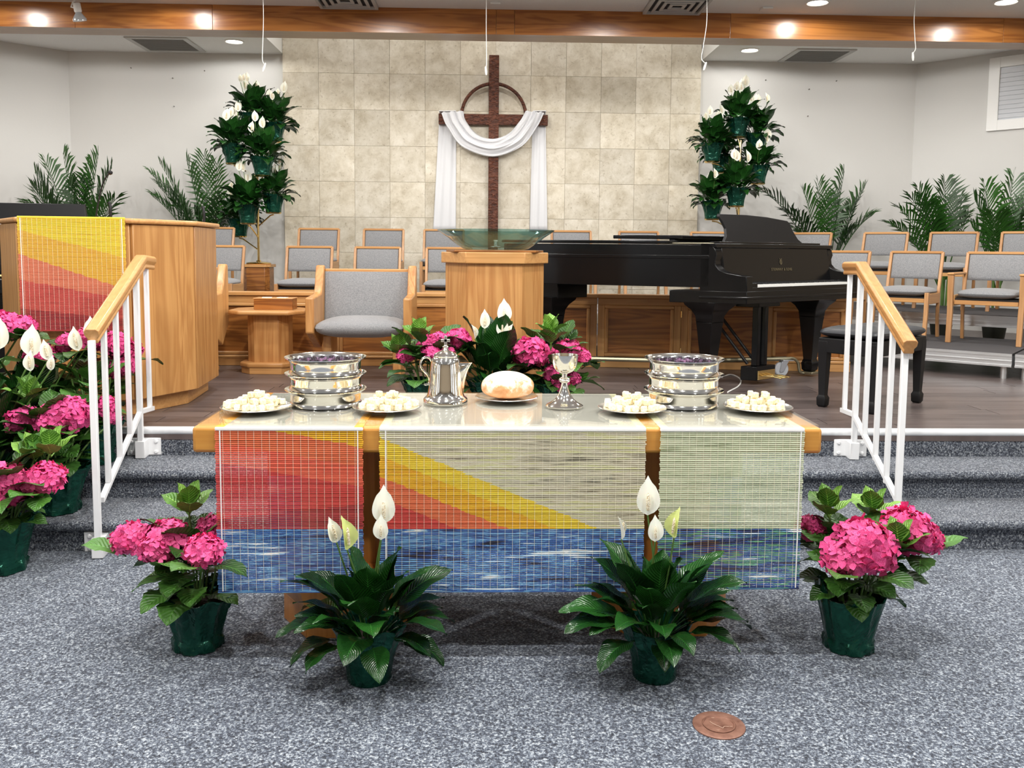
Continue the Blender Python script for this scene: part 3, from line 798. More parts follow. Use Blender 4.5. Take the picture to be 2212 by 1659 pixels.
# ------------------------------------------------------------------ handrails
def handrail(side, label):
    if side < 0:
        A = Vector((-1.784, 3.81)); B = Vector((-1.852, 4.5))
        T = [(203, 759), (231, 720), (255, 673), (278, 629), (301, 595), (322, 577)]; Bt = [(221, 1197), (241, 1037), (268, 983), (290, 936), (314, 980), (334, 875)]
        rail = [(206, 722), (313, 564), (334, 567)]; low = [(226, 1075), (311, 884), (338, 876)]
    else:
        A = Vector((1.737, 3.834)); B = Vector((1.807, 4.5))
        T = [(1951, 769), (1923, 720), (1898, 683), (1875, 639), (1853, 602), (1830, 590)]; Bt = [(1925, 1190), (1906, 1038), (1882, 988), (1857, 940), (1833, 983), (1813, 882)]
        rail = [(1958, 745), (1852, 578), (1822, 578)]; low = [(1934, 1078), (1836, 890), (1810, 880)]
    d = (B-A).to_3d().normalized(); n = Vector((d.y, -d.x, 0))
    def on(px, py_):
        r = ray(px, py_); k = (A.to_3d()-CAM).dot(n)/r.dot(n); return CAM+r*k
    t = thing('handrail', label, 'handrail', (A.x, A.y, 0), atan2(d.y, d.x), 'stair handrails')
    def L(p): v = p-Vector((A.x, A.y, 0)); return Vector((v.dot(d)*.955-.036, -v.dot(n), v.z))
    for i in range(6):
        a = L(on(*T[i])); b = L(on(*Bt[i])); x = (a.x+b.x)/2; h_ = .0135 if i in (0, 4) else .0115
        if i == 4: x = min(x, (4.442-A.y)/d.y)
        if i == 0: x = min(x, (3.785-A.y)/d.y)
        MB().box((x-h_, -h_, max(b.z, .002) if i != 4 else .283), (x+h_, h_, a.z+.05)).ob('post' if i in (0, 4) else 'baluster', RAILW, t, bevel=.003)
        if i in (0, 4):
            zb = 0.002 if i == 0 else .282
            if i == 4: x = min(x, (4.442-A.y)/d.y)
            else: x = min(x, (3.785-A.y)/d.y)
            xr = ((3.8505 if i == 0 else 4.489)-A.y)/d.y          # the riser face behind the post
            MB().box((x-h_-.006, -.024, zb), (xr-.008, .024, zb+.088)).ob('sleeve', RAILW, t, bevel=.003)
            pb = MB().box((xr-.011, -.085, zb), (xr+.002, .085, zb+.09)).ob('bracket_plate', RAILW, t, bevel=.004)
            for sy in (-.06, .06):
                for sz in (.018, .072):
                    MB().lathe([(.010, 0), (.010, .006), (.006, .010)], 8).ob('bolt', RAILW, pb, (xr-.010, sy, zb+sz), rot=(0, -pi/2, 0))
    q = [L(on(*k)) for k in low]; hs_ = .012
    for a, b in ((q[0], q[1]), (q[1], q[2])):
        MB().loft([[(p.x, -hs_, p.z-hs_), (p.x, hs_, p.z-hs_), (p.x, hs_, p.z+hs_), (p.x, -hs_, p.z+hs_)] for p in (a, b)]).ob('bottom_rail', RAILW, t, bevel=.002)
    q = [L(on(*k)) for k in rail]; q[0] = q[0]-(q[1]-q[0]).normalized()*.01
    pr = [(-.020, -.036), (.020, -.036), (.024, -.028), (.020, -.014), (.031, .002), (.031, .022), (.02, .032), (-.02, .032), (-.031, .022), (-.031, .002), (-.020, -.014), (-.024, -.028)]
    rings = []
    for i, p in enumerate(q):
        tt = ((q[i+1]-p) if i == 0 else (p-q[i-1]) if i == 2 else ((q[2]-q[1]).normalized()+(q[1]-q[0]).normalized())).normalized()
        u = Vector((-tt.z, 0, tt.x)); k = 1.0
        if i == 1: k = 1/max(.5, (q[1]-q[0]).normalized().dot(tt))
        rings.append([p+Vector((0, a, 0))+u*b*k for a, b in pr])
    MB().loft(rings).ob('wooden_rail', OAKX, t, bevel=.003)
handrail(-1, 'white metal stair handrail with oak grip by the pulpit')
handrail(1, 'white metal stair handrail with oak grip by the piano bench')

# ------------------------------------------------------------------ communion table
TX = -.026; TY0, TY1 = 2.80, 3.45; ZT = .775
t = thing('communion_table', 'long oak communion table on two flared pedestals', 'table', (TX, 3.125, 0))
MB().box((-1.02, TY0-3.125, .69), (1.02, TY1-3.125, ZT)).ob('table_top', TABW, t, bevel=.012, seg=3)
for s in (-1, 1):
    pd = lambda k, kd=None: [(x*k, y*(kd or k)) for x, y in hexp(.25, .135, .172)]
    rings = []
    for z, k, kd in ((0, 1, 1), (.055, 1, 1), (.1, 1.0, 1.0), (.235, 1.24, 1.12), (.25, 1.24, 1.12), (.26, .72, .7), (.692, .72, .7)):
        rings.append([(x, y, z) for x, y in pd(k, kd)])
    MB().loft(rings[2:5]).ob('flare', TABZ, t, (s*.562, .005, 0))
    MB().loft(rings[0:3]).ob('base', TABZ, t, (s*.562, .005, 0), bevel=.003)
    MB().loft(rings[5:]).ob('column', TABZ, t, (s*.562, .005, -.01))
MB().box((-.4, -.02, .30), (.4, .02, .5)).ob('stretcher', TABW, t, smooth=False)

# woven slat runners (colour is dyed into the slats; pattern placed in metres)
def runner_mat(name, base, layers, x0):
    t = NT(name); g = t.n('ShaderNodeNewGeometry').outputs['Position']
    s = t.n('ShaderNodeSeparateXYZ', Vector=g); X, Z = s.outputs[0], s.outputs[2]
    def stv(a, b): return t.n('ShaderNodeVectorMath', dict(operation='MULTIPLY'), _0=g, _1=(a, 0, b)).outputs[0]
    n1 = t.noise(stv(7, 150), 1., 2, .6); n2 = t.noise(stv(2.5, 24), 1., 3, .6, .5); n3 = t.noise(stv(15, 170), 1., 1, .5)
    def tone(cs):
        f = t.math('ADD', t.math('MULTIPLY', n1, .65), t.math('MULTIPLY', n2, .35))
        k = len(cs)
        return t.ramp(f, [(.34+.32*i/(k-1), srgb(*c)) for i, c in enumerate(cs)])
    col = tone(base); jit = t.math('MULTIPLY', t.math('SUBTRACT', n3, .5), .022)
    zj = t.math('ADD', Z, jit)
    for (pa, pb, cs, kind) in layers:
        if kind == 'flat':
            m = t.math('LESS_THAN', Z, pa)
            f = t.math('ADD', t.math('MULTIPLY', n1, .45), t.math('MULTIPLY', n2, .55))
            c2 = t.ramp(f, [(.36+.235*i/(len(cs)-1) if i else 0., srgb(*c)) for i, c in enumerate(cs)], 'CONSTANT')
        else:
            sl = (pb.z-pa.z)/(pb.x-pa.x)
            m = t.math('LESS_THAN', zj, t.math('ADD', t.math('MULTIPLY', t.math('SUBTRACT', X, pa.x), sl), pa.z))
            c2 = tone(cs)
        col = t.mix(m, col, c2)
    t.p(Base_Color=col, Roughness=.75); return t.m
YF = 2.785
zsea = P(1100, 1143, YF).z
BLUE = [(40, 42, 60), (46, 74, 132), (58, 98, 162), (104, 158, 200), (54, 88, 150), (66, 110, 176), (150, 192, 222), (236, 240, 240)]
BLUE2 = [(40, 36, 48), (44, 56, 104), (52, 84, 150), (96, 156, 120), (60, 90, 150), (120, 160, 200), (238, 240, 232)]
GOLD = [(206, 146, 30), (232, 176, 44), (226, 186, 40)]; CORAL = [(204, 92, 58), (224, 116, 76), (214, 98, 66)]
RED = [(176, 52, 50), (206, 70, 66), (190, 60, 58)]; MAR = [(132, 44, 50), (168, 58, 62), (176, 60, 56)]
ORG = [(222, 138, 48), (236, 160, 66), (226, 150, 56)]
YEL = [(214, 182, 44), (236, 208, 66), (226, 192, 52)]
CREAM = [(120, 116, 100), (196, 190, 164), (214, 208, 186), (206, 206, 150), (226, 222, 206)]
GREEN = [(140, 150, 118), (196, 204, 172), (206, 212, 182), (222, 222, 196)]
M1 = runner_mat('runner_sunset', GOLD, [(P(540, 921, YF), P(785, 968, YF), CORAL, 'd'), (P(468, 955, YF), P(785, 1010, YF), [(214, 84, 66), (228, 104, 78), (218, 92, 70)], 'd'), (P(468, 1000, YF), P(785, 1052, YF), RED, 'd'), (P(468, 1122, YF), P(785, 1090, YF), MAR, 'd'), (zsea, None, BLUE, 'flat')], 0)
M2 = runner_mat('runner_horizon', CREAM, [(P(821, 946, YF), P(1292, 1143, YF), YEL, 'd'), (P(821, 985, YF), P(1200, 1143, YF), GOLD, 'd'), (P(821, 1030, YF), P(1095, 1143, YF), CORAL, 'd'), (P(821, 1075, YF), P(990, 1143, YF), RED, 'd'), (zsea, None, BLUE, 'flat')], 0)
M3 = runner_mat('runner_meadow', GREEN, [(zsea, None, BLUE2, 'flat')], 0)
MP = runner_mat('runner_pulpit', YEL, [(P(70, 503, 4.72), P(283, 560, 4.78), [(214, 160, 56), (230, 182, 70), (222, 172, 60)], 'd'), (P(70, 556, 4.72), P(283, 628, 4.78), [(206, 110, 84), (222, 132, 100), (212, 120, 92)], 'd'), (P(70, 608, 4.72), P(283, 648, 4.78), [(182, 70, 66), (206, 90, 82), (194, 80, 74)], 'd'), (P(70, 668, 4.72), P(283, 690, 4.78), MAR, 'd')], 0)
THREAD = plain('cream_thread', srgb(240, 232, 208), .8)
def runner(label, x0, x1, ztop, zbot, y, m, pitch, rz=0., o=None, topdepth=0, edges=(.016, -.016)):
    wd_ = x1-x0; ox = o or ((x0+x1)/2, y)
    t = thing('slat_runner', label, 'runner', (ox[0], ox[1], ztop), rz, 'woven slat runners')
    h = wd_/2; n = int((ztop-zbot-.012)/pitch); r = pitch*.40
    prof = [(0, -r), (r*.7, -r*.6), (r*.7, r*.6), (0, r), (-r*.7, r*.6), (-r*.7, -r*.6)]
    me = MB().loft([[(s*h, a, b) for a, b in prof] for s in (-1, 1)]).mesh('slat', m, True)
    random.seed(int(abs(x0)*1000))
    for i in range(n):
        link('slat', me, t, (random.uniform(-.002, .002), random.uniform(-.0006, .0006), -.010-(i+.5)*pitch))
    mb = MB(); k = int(wd_/.0235); L = -.010-n*pitch
    for i in range(1, k):
        x = -h+wd_*i/k; mb.box((x-.00042, -r-.0001, L), (x+.00042, -r+.0005, -.004))
    mb.ob('warp_threads', THREAD, t, smooth=False)
    for e in edges:
        x = (-h+e) if e > 0 else (h+e)
        MB().box((x-.0018, -r-.001, L), (x+.0018, -r+.0006, -.002)).ob('edge_thread', PAPER, t, smooth=False)
    MB().box((-h, -.003, L-.006), (h, .003, L)).ob('hem_bar', m, t, smooth=False)
    MB().box((-h, -.004, -.011), (h, .012, .0005)).ob('front_fold', PAPER if topdepth else m, t, smooth=False, bevel=.003)
    if topdepth:
        MB().box((-h+.028, .0, -.0012), (h-.028, topdepth, .0008)).ob('top_mat', plain('mat_pale_reflection', srgb(168, 162, 152), .7), t, smooth=False)  # pale grey stands in for the ceiling's reflection on the glass
        MB().box((-h, topdepth, zbot-ztop), (h, topdepth+.005, .0005)).ob('back_light_block', m, t, smooth=False)  # unseen rear sheet, added to keep light out from under the table
        for s in (-1, 1):
            MB().box((s*(h-.014)-.014, .0, -.0012), (s*(h-.014)+.014, topdepth, .0006)).ob('top_border', plain('mat_border', srgb(*((224, 156, 48) if m == M1 else (214, 208, 170))), .7), t, smooth=False)
    return t
runner('red and gold slat runner over blue, hanging from the communion table', -.969, -.5, ZT+.0015, .232, YF+.004, M1, .0066, topdepth=.664)
runner('wide cream slat runner with a golden diagonal, hanging from the table', -.447, .412, ZT+.0015, .234, YF+.004, M2, .0066, topdepth=.664, edges=(.02,))
runner('pale green slat runner over blue, hanging from the communion table', .459, .93, ZT+.0015, .237, YF+.004, M3, .0066, topdepth=.664, edges=(-.012,))
p = Vector((-2.57, 4.72)); q = Vector((-2.01, 4.80)); dd = (q-p).normalized(); nn = Vector((dd.y, -dd.x)); mid = (p+q)/2+nn*.034
runner('yellow and red slat runner hanging down the pulpit front', -.265, .265, ZS+ZP+.004, .895, 0, MP, .0066, atan2(dd.y, dd.x), (mid.x-.005, mid.y), 0)
tag(MB().box((-1.008, -.314, -.003), (1.008, .314, .003)).ob('glass_sheet', GLASST, None, (-.023, 3.127, ZT+.0058), False), 'clear glass sheet covering the communion table top', 'glass')
ZG = ZT+.009

# ------------------------------------------------------------------ things on the table
tray_m = MB().lathe([(.06, .004), (.116, .004), (.122, 0), (.130, .002), (.127, .010), (.124, .014), (.126, .022), (.126, .040), (.129, .046), (.138, .052), (.145, .056), (.1455, .059), (.139, .058), (.131, .053), (.125, .047), (.122, .03), (.12, .02), (.06, .019)], 56).mesh('tray_body', SILVER)
plate_ins = MB().lathe([(.001, .026), (.1205, .026), (.1205, .028), (.001, .028)], 40).mesh('cup_insert', SILVER2)
cup_m = MB().lathe([(.0085, 0), (.0105, .003), (.0125, .026), (.0118, .026), (.0098, .006), (.001, .006)], 12).mesh('cup', GLASS)
juice_m = MB().lathe([(.001, .006), (.0097, .0062), (.0104, .014), (.001, .014)], 10).mesh('juice', JUICE)
for sx, x, y, lb in ((0, -.686, 3.175, 'pulpit'), (1, .622, 3.19, 'piano')):
    for k, nm in enumerate(('bottom', 'middle', 'top')):
        t = thing('communion_tray', 'round silver communion tray, %s of the stack on the %s side' % (nm, lb), 'tray', (x, y, ZG+k*.0575), .3*k, 'stacked communion trays')
        link('tray_body', tray_m, t); link('cup_insert', plate_ins, t)
    zt = ZG+2*.0575+.0278
    for rr, n in ((.108, 22), (.078, 15), (.047, 9)):
        for i in range(n):
            a = 2*pi*i/n+rr*30
            c = thing('communion_cup', 'tiny clear cup of grape juice in the top tray on the %s side' % lb, 'cup', (x+rr*cos(a), y+rr*sin(a), zt), 0, 'cups in the tray on the %s side' % lb)
            link('cup_glass', cup_m, c); link('juice', juice_m, c)
dish_m = MB().lathe([(.001, .006), (.06, .006), (.064, .002), (.07, .002), (.085, .008), (.119, .014), (.121, .016), (.119, .018), (.085, .012), (.075, .009), (.001, .009)], 48).mesh('dish', SILVER2)
cube_ms = []
random.seed(5)
for k in range(6):
    a = .0095; vs = [(sx*a+random.uniform(-.001, .001), sy*a+random.uniform(-.001, .001), sz*a+random.uniform(-.0004, .0004)) for sz in (-1, 1) for sx, sy in ((-1, -1), (1, -1), (1, 1), (-1, 1))]
    mb = MB().add(vs, [(3, 2, 1, 0), (4, 5, 6, 7), (0, 1, 5, 4), (1, 2, 6, 5), (2, 3, 7, 6), (3, 0, 4, 7)])
    cube_ms.append(mb.mesh('bread_cube', CRUMB))
for x, y, lb, paper in ((-.905, 3.05, 'at the pulpit end of the table', 1), (-.452, 3.06, 'between a tray stack and the silver pitcher', 0), (.411, 3.055, 'between the chalice and a tray stack', 1), (.868, 3.085, 'at the piano end of the table', 0)):
    t = tag(link('bread_plate', dish_m, None, (x, y, ZG-.002)), 'round silver plate of bread cubes '+lb, 'plate', 'plates of bread cubes')
    if paper:
        tag(MB().box((-.018, -.022, 0), (.018, .022, .0010)).ob('paper_note', PAPER, None, (x+.098, y+.004, ZG+.0133), False, rot=(0, -.17, 0)), 'white paper slip on the silver bread plate '+lb, 'paper')
    rnd = random.Random(int(x*1000)+7)
    def dsurf(r): return .009 if r < .075 else .009+(r-.075)*.3 if r < .085 else .012+(r-.085)*.006/.034
    def clash(p, q):                                          # two square footprints, separating axis test
        for u, v in ((p, q), (q, p)):
            for k in (0, 1):
                ax = (cos(u[2]+k*pi/2), sin(u[2]+k*pi/2)); dd_ = abs((p[0]-q[0])*ax[0]+(p[1]-q[1])*ax[1])
                if dd_ > .0105+.0105*(abs(cos(p[2]-q[2]))+abs(sin(p[2]-q[2]))): break
            else: continue
            return False
        return True
    for lay, (R_, cnt) in enumerate(((.100, 32), (.068, 16), (.034, 4))):
        best = []
        for tri in range(400):
            got = []; fails = 0
            while len(got) < cnt and fails < 900:
                r = R_*sqrt(rnd.random()); g = rnd.uniform(0, 6.283); c = (r*cos(g), r*sin(g)*.97, rnd.uniform(0, 1.57))
                if (paper and lay == 0 and c[0] > .062 and abs(c[1]-.004) < .038) or any(clash(c, q) for q in got): fails += 1
                else: got.append(c)
            if len(got) > len(best): best = got
            if len(best) == cnt: break
        assert len(best) == cnt, (lay, len(best))
        for i, c in enumerate(best):
            z = (dsurf(sqrt(c[0]**2+c[1]**2)+.012) if lay == 0 else .0095+lay*.0196)-.002+.0095
            o = link('bread_cube', cube_ms[(i*5+lay) % 6], None, (x+c[0], y+c[1], ZG+z), (0, 0, c[2]))
            o.modifiers.new('b', 'BEVEL').width = .0022
            tag(o, 'white bread cube heaped on the plate '+lb, 'bread', 'bread cubes '+lb)
# pitcher
px0 = (-.255, 3.215)
t = thing('silver_pitcher', 'polished silver flagon with a cross on its lid', 'pitcher', (px0[0], px0[1], ZG))
MB().lathe([(.001, 0), (.079, 0), (.082, .004), (.081, .014), (.078, .018), (.07, .024), (.066, .034), (.062, .06), (.058, .11), (.055, .145), (.052, .158), (.044, .168), (.040, .172), (.001, .172)], 56).ob('body', SILVER, t)
l = MB().lathe([(.001, .17), (.044, .170), (.045, .174), (.038, .182), (.022, .190), (.012, .194), (.008, .202), (.012, .206), (.006, .212), (.001, .213)], 40).ob('lid', SILVER, t)
mb = MB().box((-.0055, -.003, .208), (.0055, .003, .247)).box((-.0165, -.003, .224), (.0165, .003, .2345)); mb.ob('lid_cross', SILVER2, l, bevel=.0012)
MB().tube(spline([(-.050, 0, .150), (-.062, 0, .166), (-.082, 0, .164), (-.092, 0, .145), (-.085, 0, .122), (-.068, 0, .105), (-.059, 0, .085), (-.062, 0, .07), (-.072, 0, .066), (-.078, 0, .068)], 40), .0042, 8).ob('handle', SILVER, t)
rings = []
for z, x0, x1, hw in ((.03, .055, .066, .012), (.07, .05, .070, .013), (.11, .045, .078, .014), (.135, .045, .089, .013), (.148, .045, .098, .008)):
    rings.append([(x0, -hw*1.5, z), (x1-.012, -hw, z), (x1, 0, z), (x1-.012, hw, z), (x0, hw*1.5, z)])
MB().loft(rings).ob('spout', SILVER, t)
# loaf
t = tag(link('bread_dish', dish_m, None, (-.028, 3.275, ZG-.002), sc=(.98, .98, 1.)), 'round silver dish under the floury loaf', 'plate')
rows = []
random.seed(8)
for i in range(25):
    th = -pi/2+pi*i/24; rr = []
    for j in range(48):
        ph = 2*pi*j/48; c = cos(th)
        x = .099*c*abs(cos(ph))**.9*(1 if cos(ph) > 0 else -1); yy = .078*c*sin(ph); z = (.056*sin(th) if th > 0 else -.046*abs(sin(th))**.7)
        k = 1+.02*sin(3*ph+1)+.012*sin(7*ph+th*4)
        crack = -.006*math.exp(-((ph-4.4)/.35)**2)*math.exp(-((th+.25)/.09)**2)
        rr.append(((x+crack*cos(ph))*k, (yy-crack)*k, z+.046))
    rows.append(rr)
tag(MB().grid(rows, close=True).ob('bread_loaf', CRUST, None, (-.026, 3.275, ZG+.0065)), 'round floury bread loaf on a silver dish', 'bread')
# chalice
t = thing('chalice', 'silver chalice with a round knop and flared foot', 'chalice', (.178, 3.145, ZG))
MB().lathe([(.001, .0), (.066, 0), (.068, .003), (.064, .007), (.052, .012), (.034, .026), (.022, .045), (.0135, .07), (.010, .088), (.001, .088)], 48).ob('foot', SILVER, t)
MB().lathe([(.001, .084), (.010, .085), (.018, .090), (.021, .096), (.018, .102), (.010, .106), (.009, .116), (.014, .122), (.001, .122)], 36).ob('knop', SILVER, t)
MB().lathe([(.001, .119), (.014, .120), (.030, .128), (.041, .142), (.046, .16), (.0485, .188), (.0472, .188), (.0445, .16), (.038, .142), (.026, .131), (.001, .127)], 48).ob('cup', plain('gilt_silver', (.93, .9, .82, 1), .1, 1.), t)

# floor outlet
t = thing('floor_outlet', 'round copper floor outlet cover set in the carpet', 'floor outlet', (.563, 2.381, 0))
MB().lathe([(.001, .0), (.074, 0), (.074, .003), (.070, .005), (.048, .005), (.047, .0035), (.001, .0035)], 48).ob('cover', COPPER, t)
MB().lathe([(.044, .003), (.046, .006), (.043, .006), (.041, .003)], 48).ob('ring', COPPER, t)
mb = MB().tube([(.027*cos(a)*(1-.18*k), .027*sin(a)*.9, .0046) for k, a in enumerate([2.5+.22*i for i in range(9)])]+[(.012, -.012, .0046), (.026, -.013, .0046)], .0011, 5)
for a, r in ((1.8, .036), (4.4, .033), (5.9, .034)): mb.box((r*cos(a)-.004, r*sin(a)-.001, .003), (r*cos(a)+.004, r*sin(a)+.001, .0052))
mb.ob('worn_marks', plain('worn_copper', srgb(190, 158, 138), .4), t, smooth=False)
for a in (0.2, 3.3): MB().lathe([(.001, .004), (.004, .004), (.003, .0065), (.001, .0065)], 10).ob('screw', COPPER, t, (.06*cos(a), .06*sin(a), 0))

# ------------------------------------------------------------------ grand piano (plan in skewless floor metres)
KD = Vector((cos(radians(39)), sin(radians(39)), 0)); SD = Vector((-cos(radians(24)), sin(radians(24)), 0))
PO = Vector((1.575, 5.64, ZS))
pia = thing('grand_piano', 'black grand piano with open keyboard and raised music desk', 'piano', PO)
def pk(a, b, z): v = KD*a+SD*b; return Vector((v.x, v.y, z-ZS))
outl = [(0, .24), (1.46, .24), (1.46, .5), (1.42, .72), (1.28, .95), (1.08, 1.15), (.88, 1.36), (.72, 1.58), (.52, 1.73), (.28, 1.79), (.08, 1.76), (0, 1.68)]
def pprism(name, poly, z0, z1, m, bevel=.004, parent=pia):
    return MB().loft([[pk(a, b, z0) for a, b in poly], [pk(a, b, z1) for a, b in poly]]).ob(name, m, parent, bevel=bevel)
sm_ = [outl[0], outl[1]]+[tuple(q[:2]) for q in spline([(a, b, 0) for a, b in outl[1:]], 44)][1:]
pprism('rim', sm_, 1.108, 1.39, BLACK)
pprism('rim_band', [(a+(.004 if a > .7 else -.004), b+.002) for a, b in sm_], 1.295, 1.32, BLACK)
lidp = [(a, b) for a, b in sm_ if b > .55]
lidp = [(-.012, .52), (1.45, .52)]+[(a+(.012 if a > .7 else -.012), b+.01) for a, b in lidp]
pprism('lid', lidp, 1.397, 1.415, BLACK)
pprism('lid_flap', [(.12, .50), (1.36, .50), (1.36, .98), (.12, .98)], 1.428, 1.452, BLACK)
pprism('flap_hinge', [(.14, .56), (1.3, .56), (1.3, .60), (.14, .60)], 1.412, 1.43, BLACKM)
pprism('iron_plate', [(.05, .27), (1.4, .27), (1.4, .54), (.05, .54)], 1.394, 1.402, DULLBR)
pprism('key_bed', [(0, -.005), (1.46, -.005), (1.46, .5), (0, .5)], 1.005, 1.088, BLACK)
pprism('key_bed_moulding', [(-.006, -.012), (1.466, -.012), (1.466, .3), (-.006, .3)], 1.035, 1.052, BLACK)
arm = [(.30, 1.085), (.30, 1.395), (.255, 1.395), (.225, 1.385), (.205, 1.36), (.195, 1.325), (.205, 1.29), (.20, 1.255), (.175, 1.225), (.13, 1.205), (.07, 1.195), (.0, 1.185), (-.005, 1.085)]
for a0, a1 in ((0, .07), (1.39, 1.46)):
    MB().loft([[pk(a0, b, z) for b, z in arm], [pk(a1, b, z) for b, z in arm]]).ob('arm', BLACK, pia, bevel=.004)
MB().loft([[pk(a, .17, 1.135), pk(a, .205, 1.37), pk(a, .23, 1.37), pk(a, .23, 1.135)] for a in (.07, 1.39)]).ob('fallboard', BLACK, pia, bevel=.003)
pprism('shelf', [(.0, .2), (1.46, .2), (1.46, .30), (.0, .30)], 1.37, 1.398, BLACK)
pprism('key_slip', [(.07, -.002), (1.39, -.002), (1.39, .012), (.07, .012)], 1.085, 1.112, BLACK, .002)
mb = MB(); kw = 1.20/52
for i in range(52):
    a = .13+i*kw
    mb.loft([[pk(a+.0006, .014, z), pk(a+kw-.0006, .014, z), pk(a+kw-.0006, .165, z), pk(a+.0006, .165, z)] for z in (1.098, 1.128)])
mb.ob('white_keys', KEYW, pia, smooth=False)
mb = MB(); i = 0
for i in range(51):
    if (i % 7) in (1, 4): continue
    a = .13+(i+1)*kw
    mb.loft([[pk(a-.0055, .07, z), pk(a+.0055, .07, z), pk(a+.005, .17, z), pk(a-.005, .17, z)] for z in (1.128, 1.14)])
mb.ob('black_keys', BLACKM, pia, smooth=False)
pprism('key_block', [(.07, 0), (.13, 0), (.13, .17), (.07, .17)], 1.085, 1.14, BLACK, .003)
pprism('key_block', [(1.33, 0), (1.39, 0), (1.39, .17), (1.33, .17)], 1.085, 1.14, BLACK, .003)
desk = [(.20, 1.40), (1.20, 1.40), (1.13, 1.44), (1.09, 1.50), (1.075, 1.555), (1.05, 1.572), (.80, 1.592), (.55, 1.60), (.24, 1.597), (.225, 1.58), (.25, 1.545), (.27, 1.50), (.255, 1.45)]
MB().loft([[pk(a, .27+(z-1.40)*.28+dd_, z) for a, z in desk] for dd_ in (0, .018)]).ob('music_desk', BLACKM, pia, bevel=.003)
pprism('music_shelf', [(.1, .24), (1.36, .24), (1.36, .30), (.1, .30)], 1.397, 1.412, BLACK, .003)
# lettering and lyre emblem on the fallboard
fc = bpy.data.curves.new('lettering', 'FONT'); fc.body = 'STEINWAY & SONS'; fc.size = .027; fc.align_x = 'CENTER'; fc.align_y = 'CENTER'; fc.extrude = .0004; fc.space_character = 1.15
fc.materials.append(LOGO)
fo = bpy.data.objects.new('lettering', fc); COL.objects.link(fo)
lm = bpy.data.meshes.new_from_object(fo.evaluated_get(bpy.context.evaluated_depsgraph_get())); bpy.data.objects.remove(fo)
if not lm.materials: lm.materials.append(LOGO)
fo = link('lettering', lm, pia)
nrm = Vector((KD.y, -KD.x, 0)); upv = (pk(0, .205, 1.37)-pk(0, .17, 1.135)); upv = (upv-KD*upv.dot(KD)).normalized(); n2 = KD.cross(upv).normalized()
def fbpos(a, z):
    u = (z-1.135)/(1.37-1.135); return pk(a, .17+.035*u, z)+n2*.004
fo.matrix_local = Matrix((Vector((KD.x, upv.x, n2.x, 0)), Vector((KD.y, upv.y, n2.y, 0)), Vector((KD.z, upv.z, n2.z, 0)), Vector((0, 0, 0, 1))))
fo.location = fbpos(.74, 1.222)
mb = MB(); c = fbpos(.74, 1.278)
for s in (-1, 1):
    mb.tube([c+KD*(s*x)+upv*z for x, z in spline([(0, -.02, 0), (.012, -.012, 0), (.010, .004, 0), (.005, .014, 0), (.010, .022, 0)], 10) and [(.002, -.022), (.013, -.012), (.012, .002), (.006, .012), (.011, .022)]], .0016, 5)
for k in (-.004, 0, .004): mb.tube([c+KD*k-upv*.02, c+KD*k+upv*.014], .0008, 4)
mb.ob('lyre_emblem', LOGO, pia)
# legs
def pleg(a, b, name='leg'):
    o = pk(a, b, ZS); ang = atan2(KD.y, KD.x)
    q = MB()
    def ring(hx, z): return [Vector((x, y, z)) for x, y in ((-hx, -hx), (hx, -hx), (hx, hx), (-hx, hx))]
    lg = MB().loft([ring(r, z) for r, z in ((.028, .035), (.042, .05), (.046, .10), (.038, .125), (.036, .13), (.062, .42), (.066, .45))]).ob(name, BLACK, pia, o, rot=(0, 0, ang), bevel=.003)
    MB().loft([ring(r, z) for r, z in ((.066, .45), (.07, .49), (.09, .53), (.122, .565), (.13, .59))]).ob('leg_bracket', BLACK, lg, bevel=.004)
    return o
L1 = pleg(.17, .33); L2 = pleg(1.2, .2); L3 = pleg(.26, 1.53)
pprism('leg_block', [(.12, 1.38), (.42, 1.38), (.42, 1.66), (.12, 1.66)], 1.0, 1.11, BLACK)
# pedal lyre
la, lb_ = .57, .22
for da in (-.045, .045):
    MB().loft([[pk(la+da+x, lb_+y, z) for x, y in ((-.018, -.02), (.018, -.02), (.018, .02), (-.018, .02))] for z in (.55, 1.01)]).ob('lyre_post', BLACK, pia, bevel=.003)
pprism('lyre_top', [(la-.13, lb_-.06), (la+.13, lb_-.06), (la+.13, lb_+.1), (la-.13, lb_+.1)], .965, 1.01, BLACK)
pprism('lyre_box', [(la-.115, lb_-.05), (la+.115, lb_-.05), (la+.115, lb_+.06), (la-.115, lb_+.06)], .452, .55, BLACK)
pprism('brass_plate', [(la-.10, lb_-.056), (la+.10, lb_-.056), (la+.10, lb_-.05), (la-.10, lb_-.05)], .457, .52, BRASS, 0)
for da in (-.05, 0, .05):
    MB().loft([[pk(la+da+x, lb_-.055-l_, .482+z-.01*(l_ > .1)) for x, z in ((-.011, -.005), (.011, -.005), (.011, .005), (-.011, .005))] for l_ in (0, .07, .13)]).ob('pedal', BRASS, pia, bevel=.003)
for da in (-.05, .05):
    MB().tube([pk(la+da, lb_+.05, .56), pk(la+da, lb_+.42, 1.03)], .011, 8).ob('lyre_brace', BLACKM, pia)
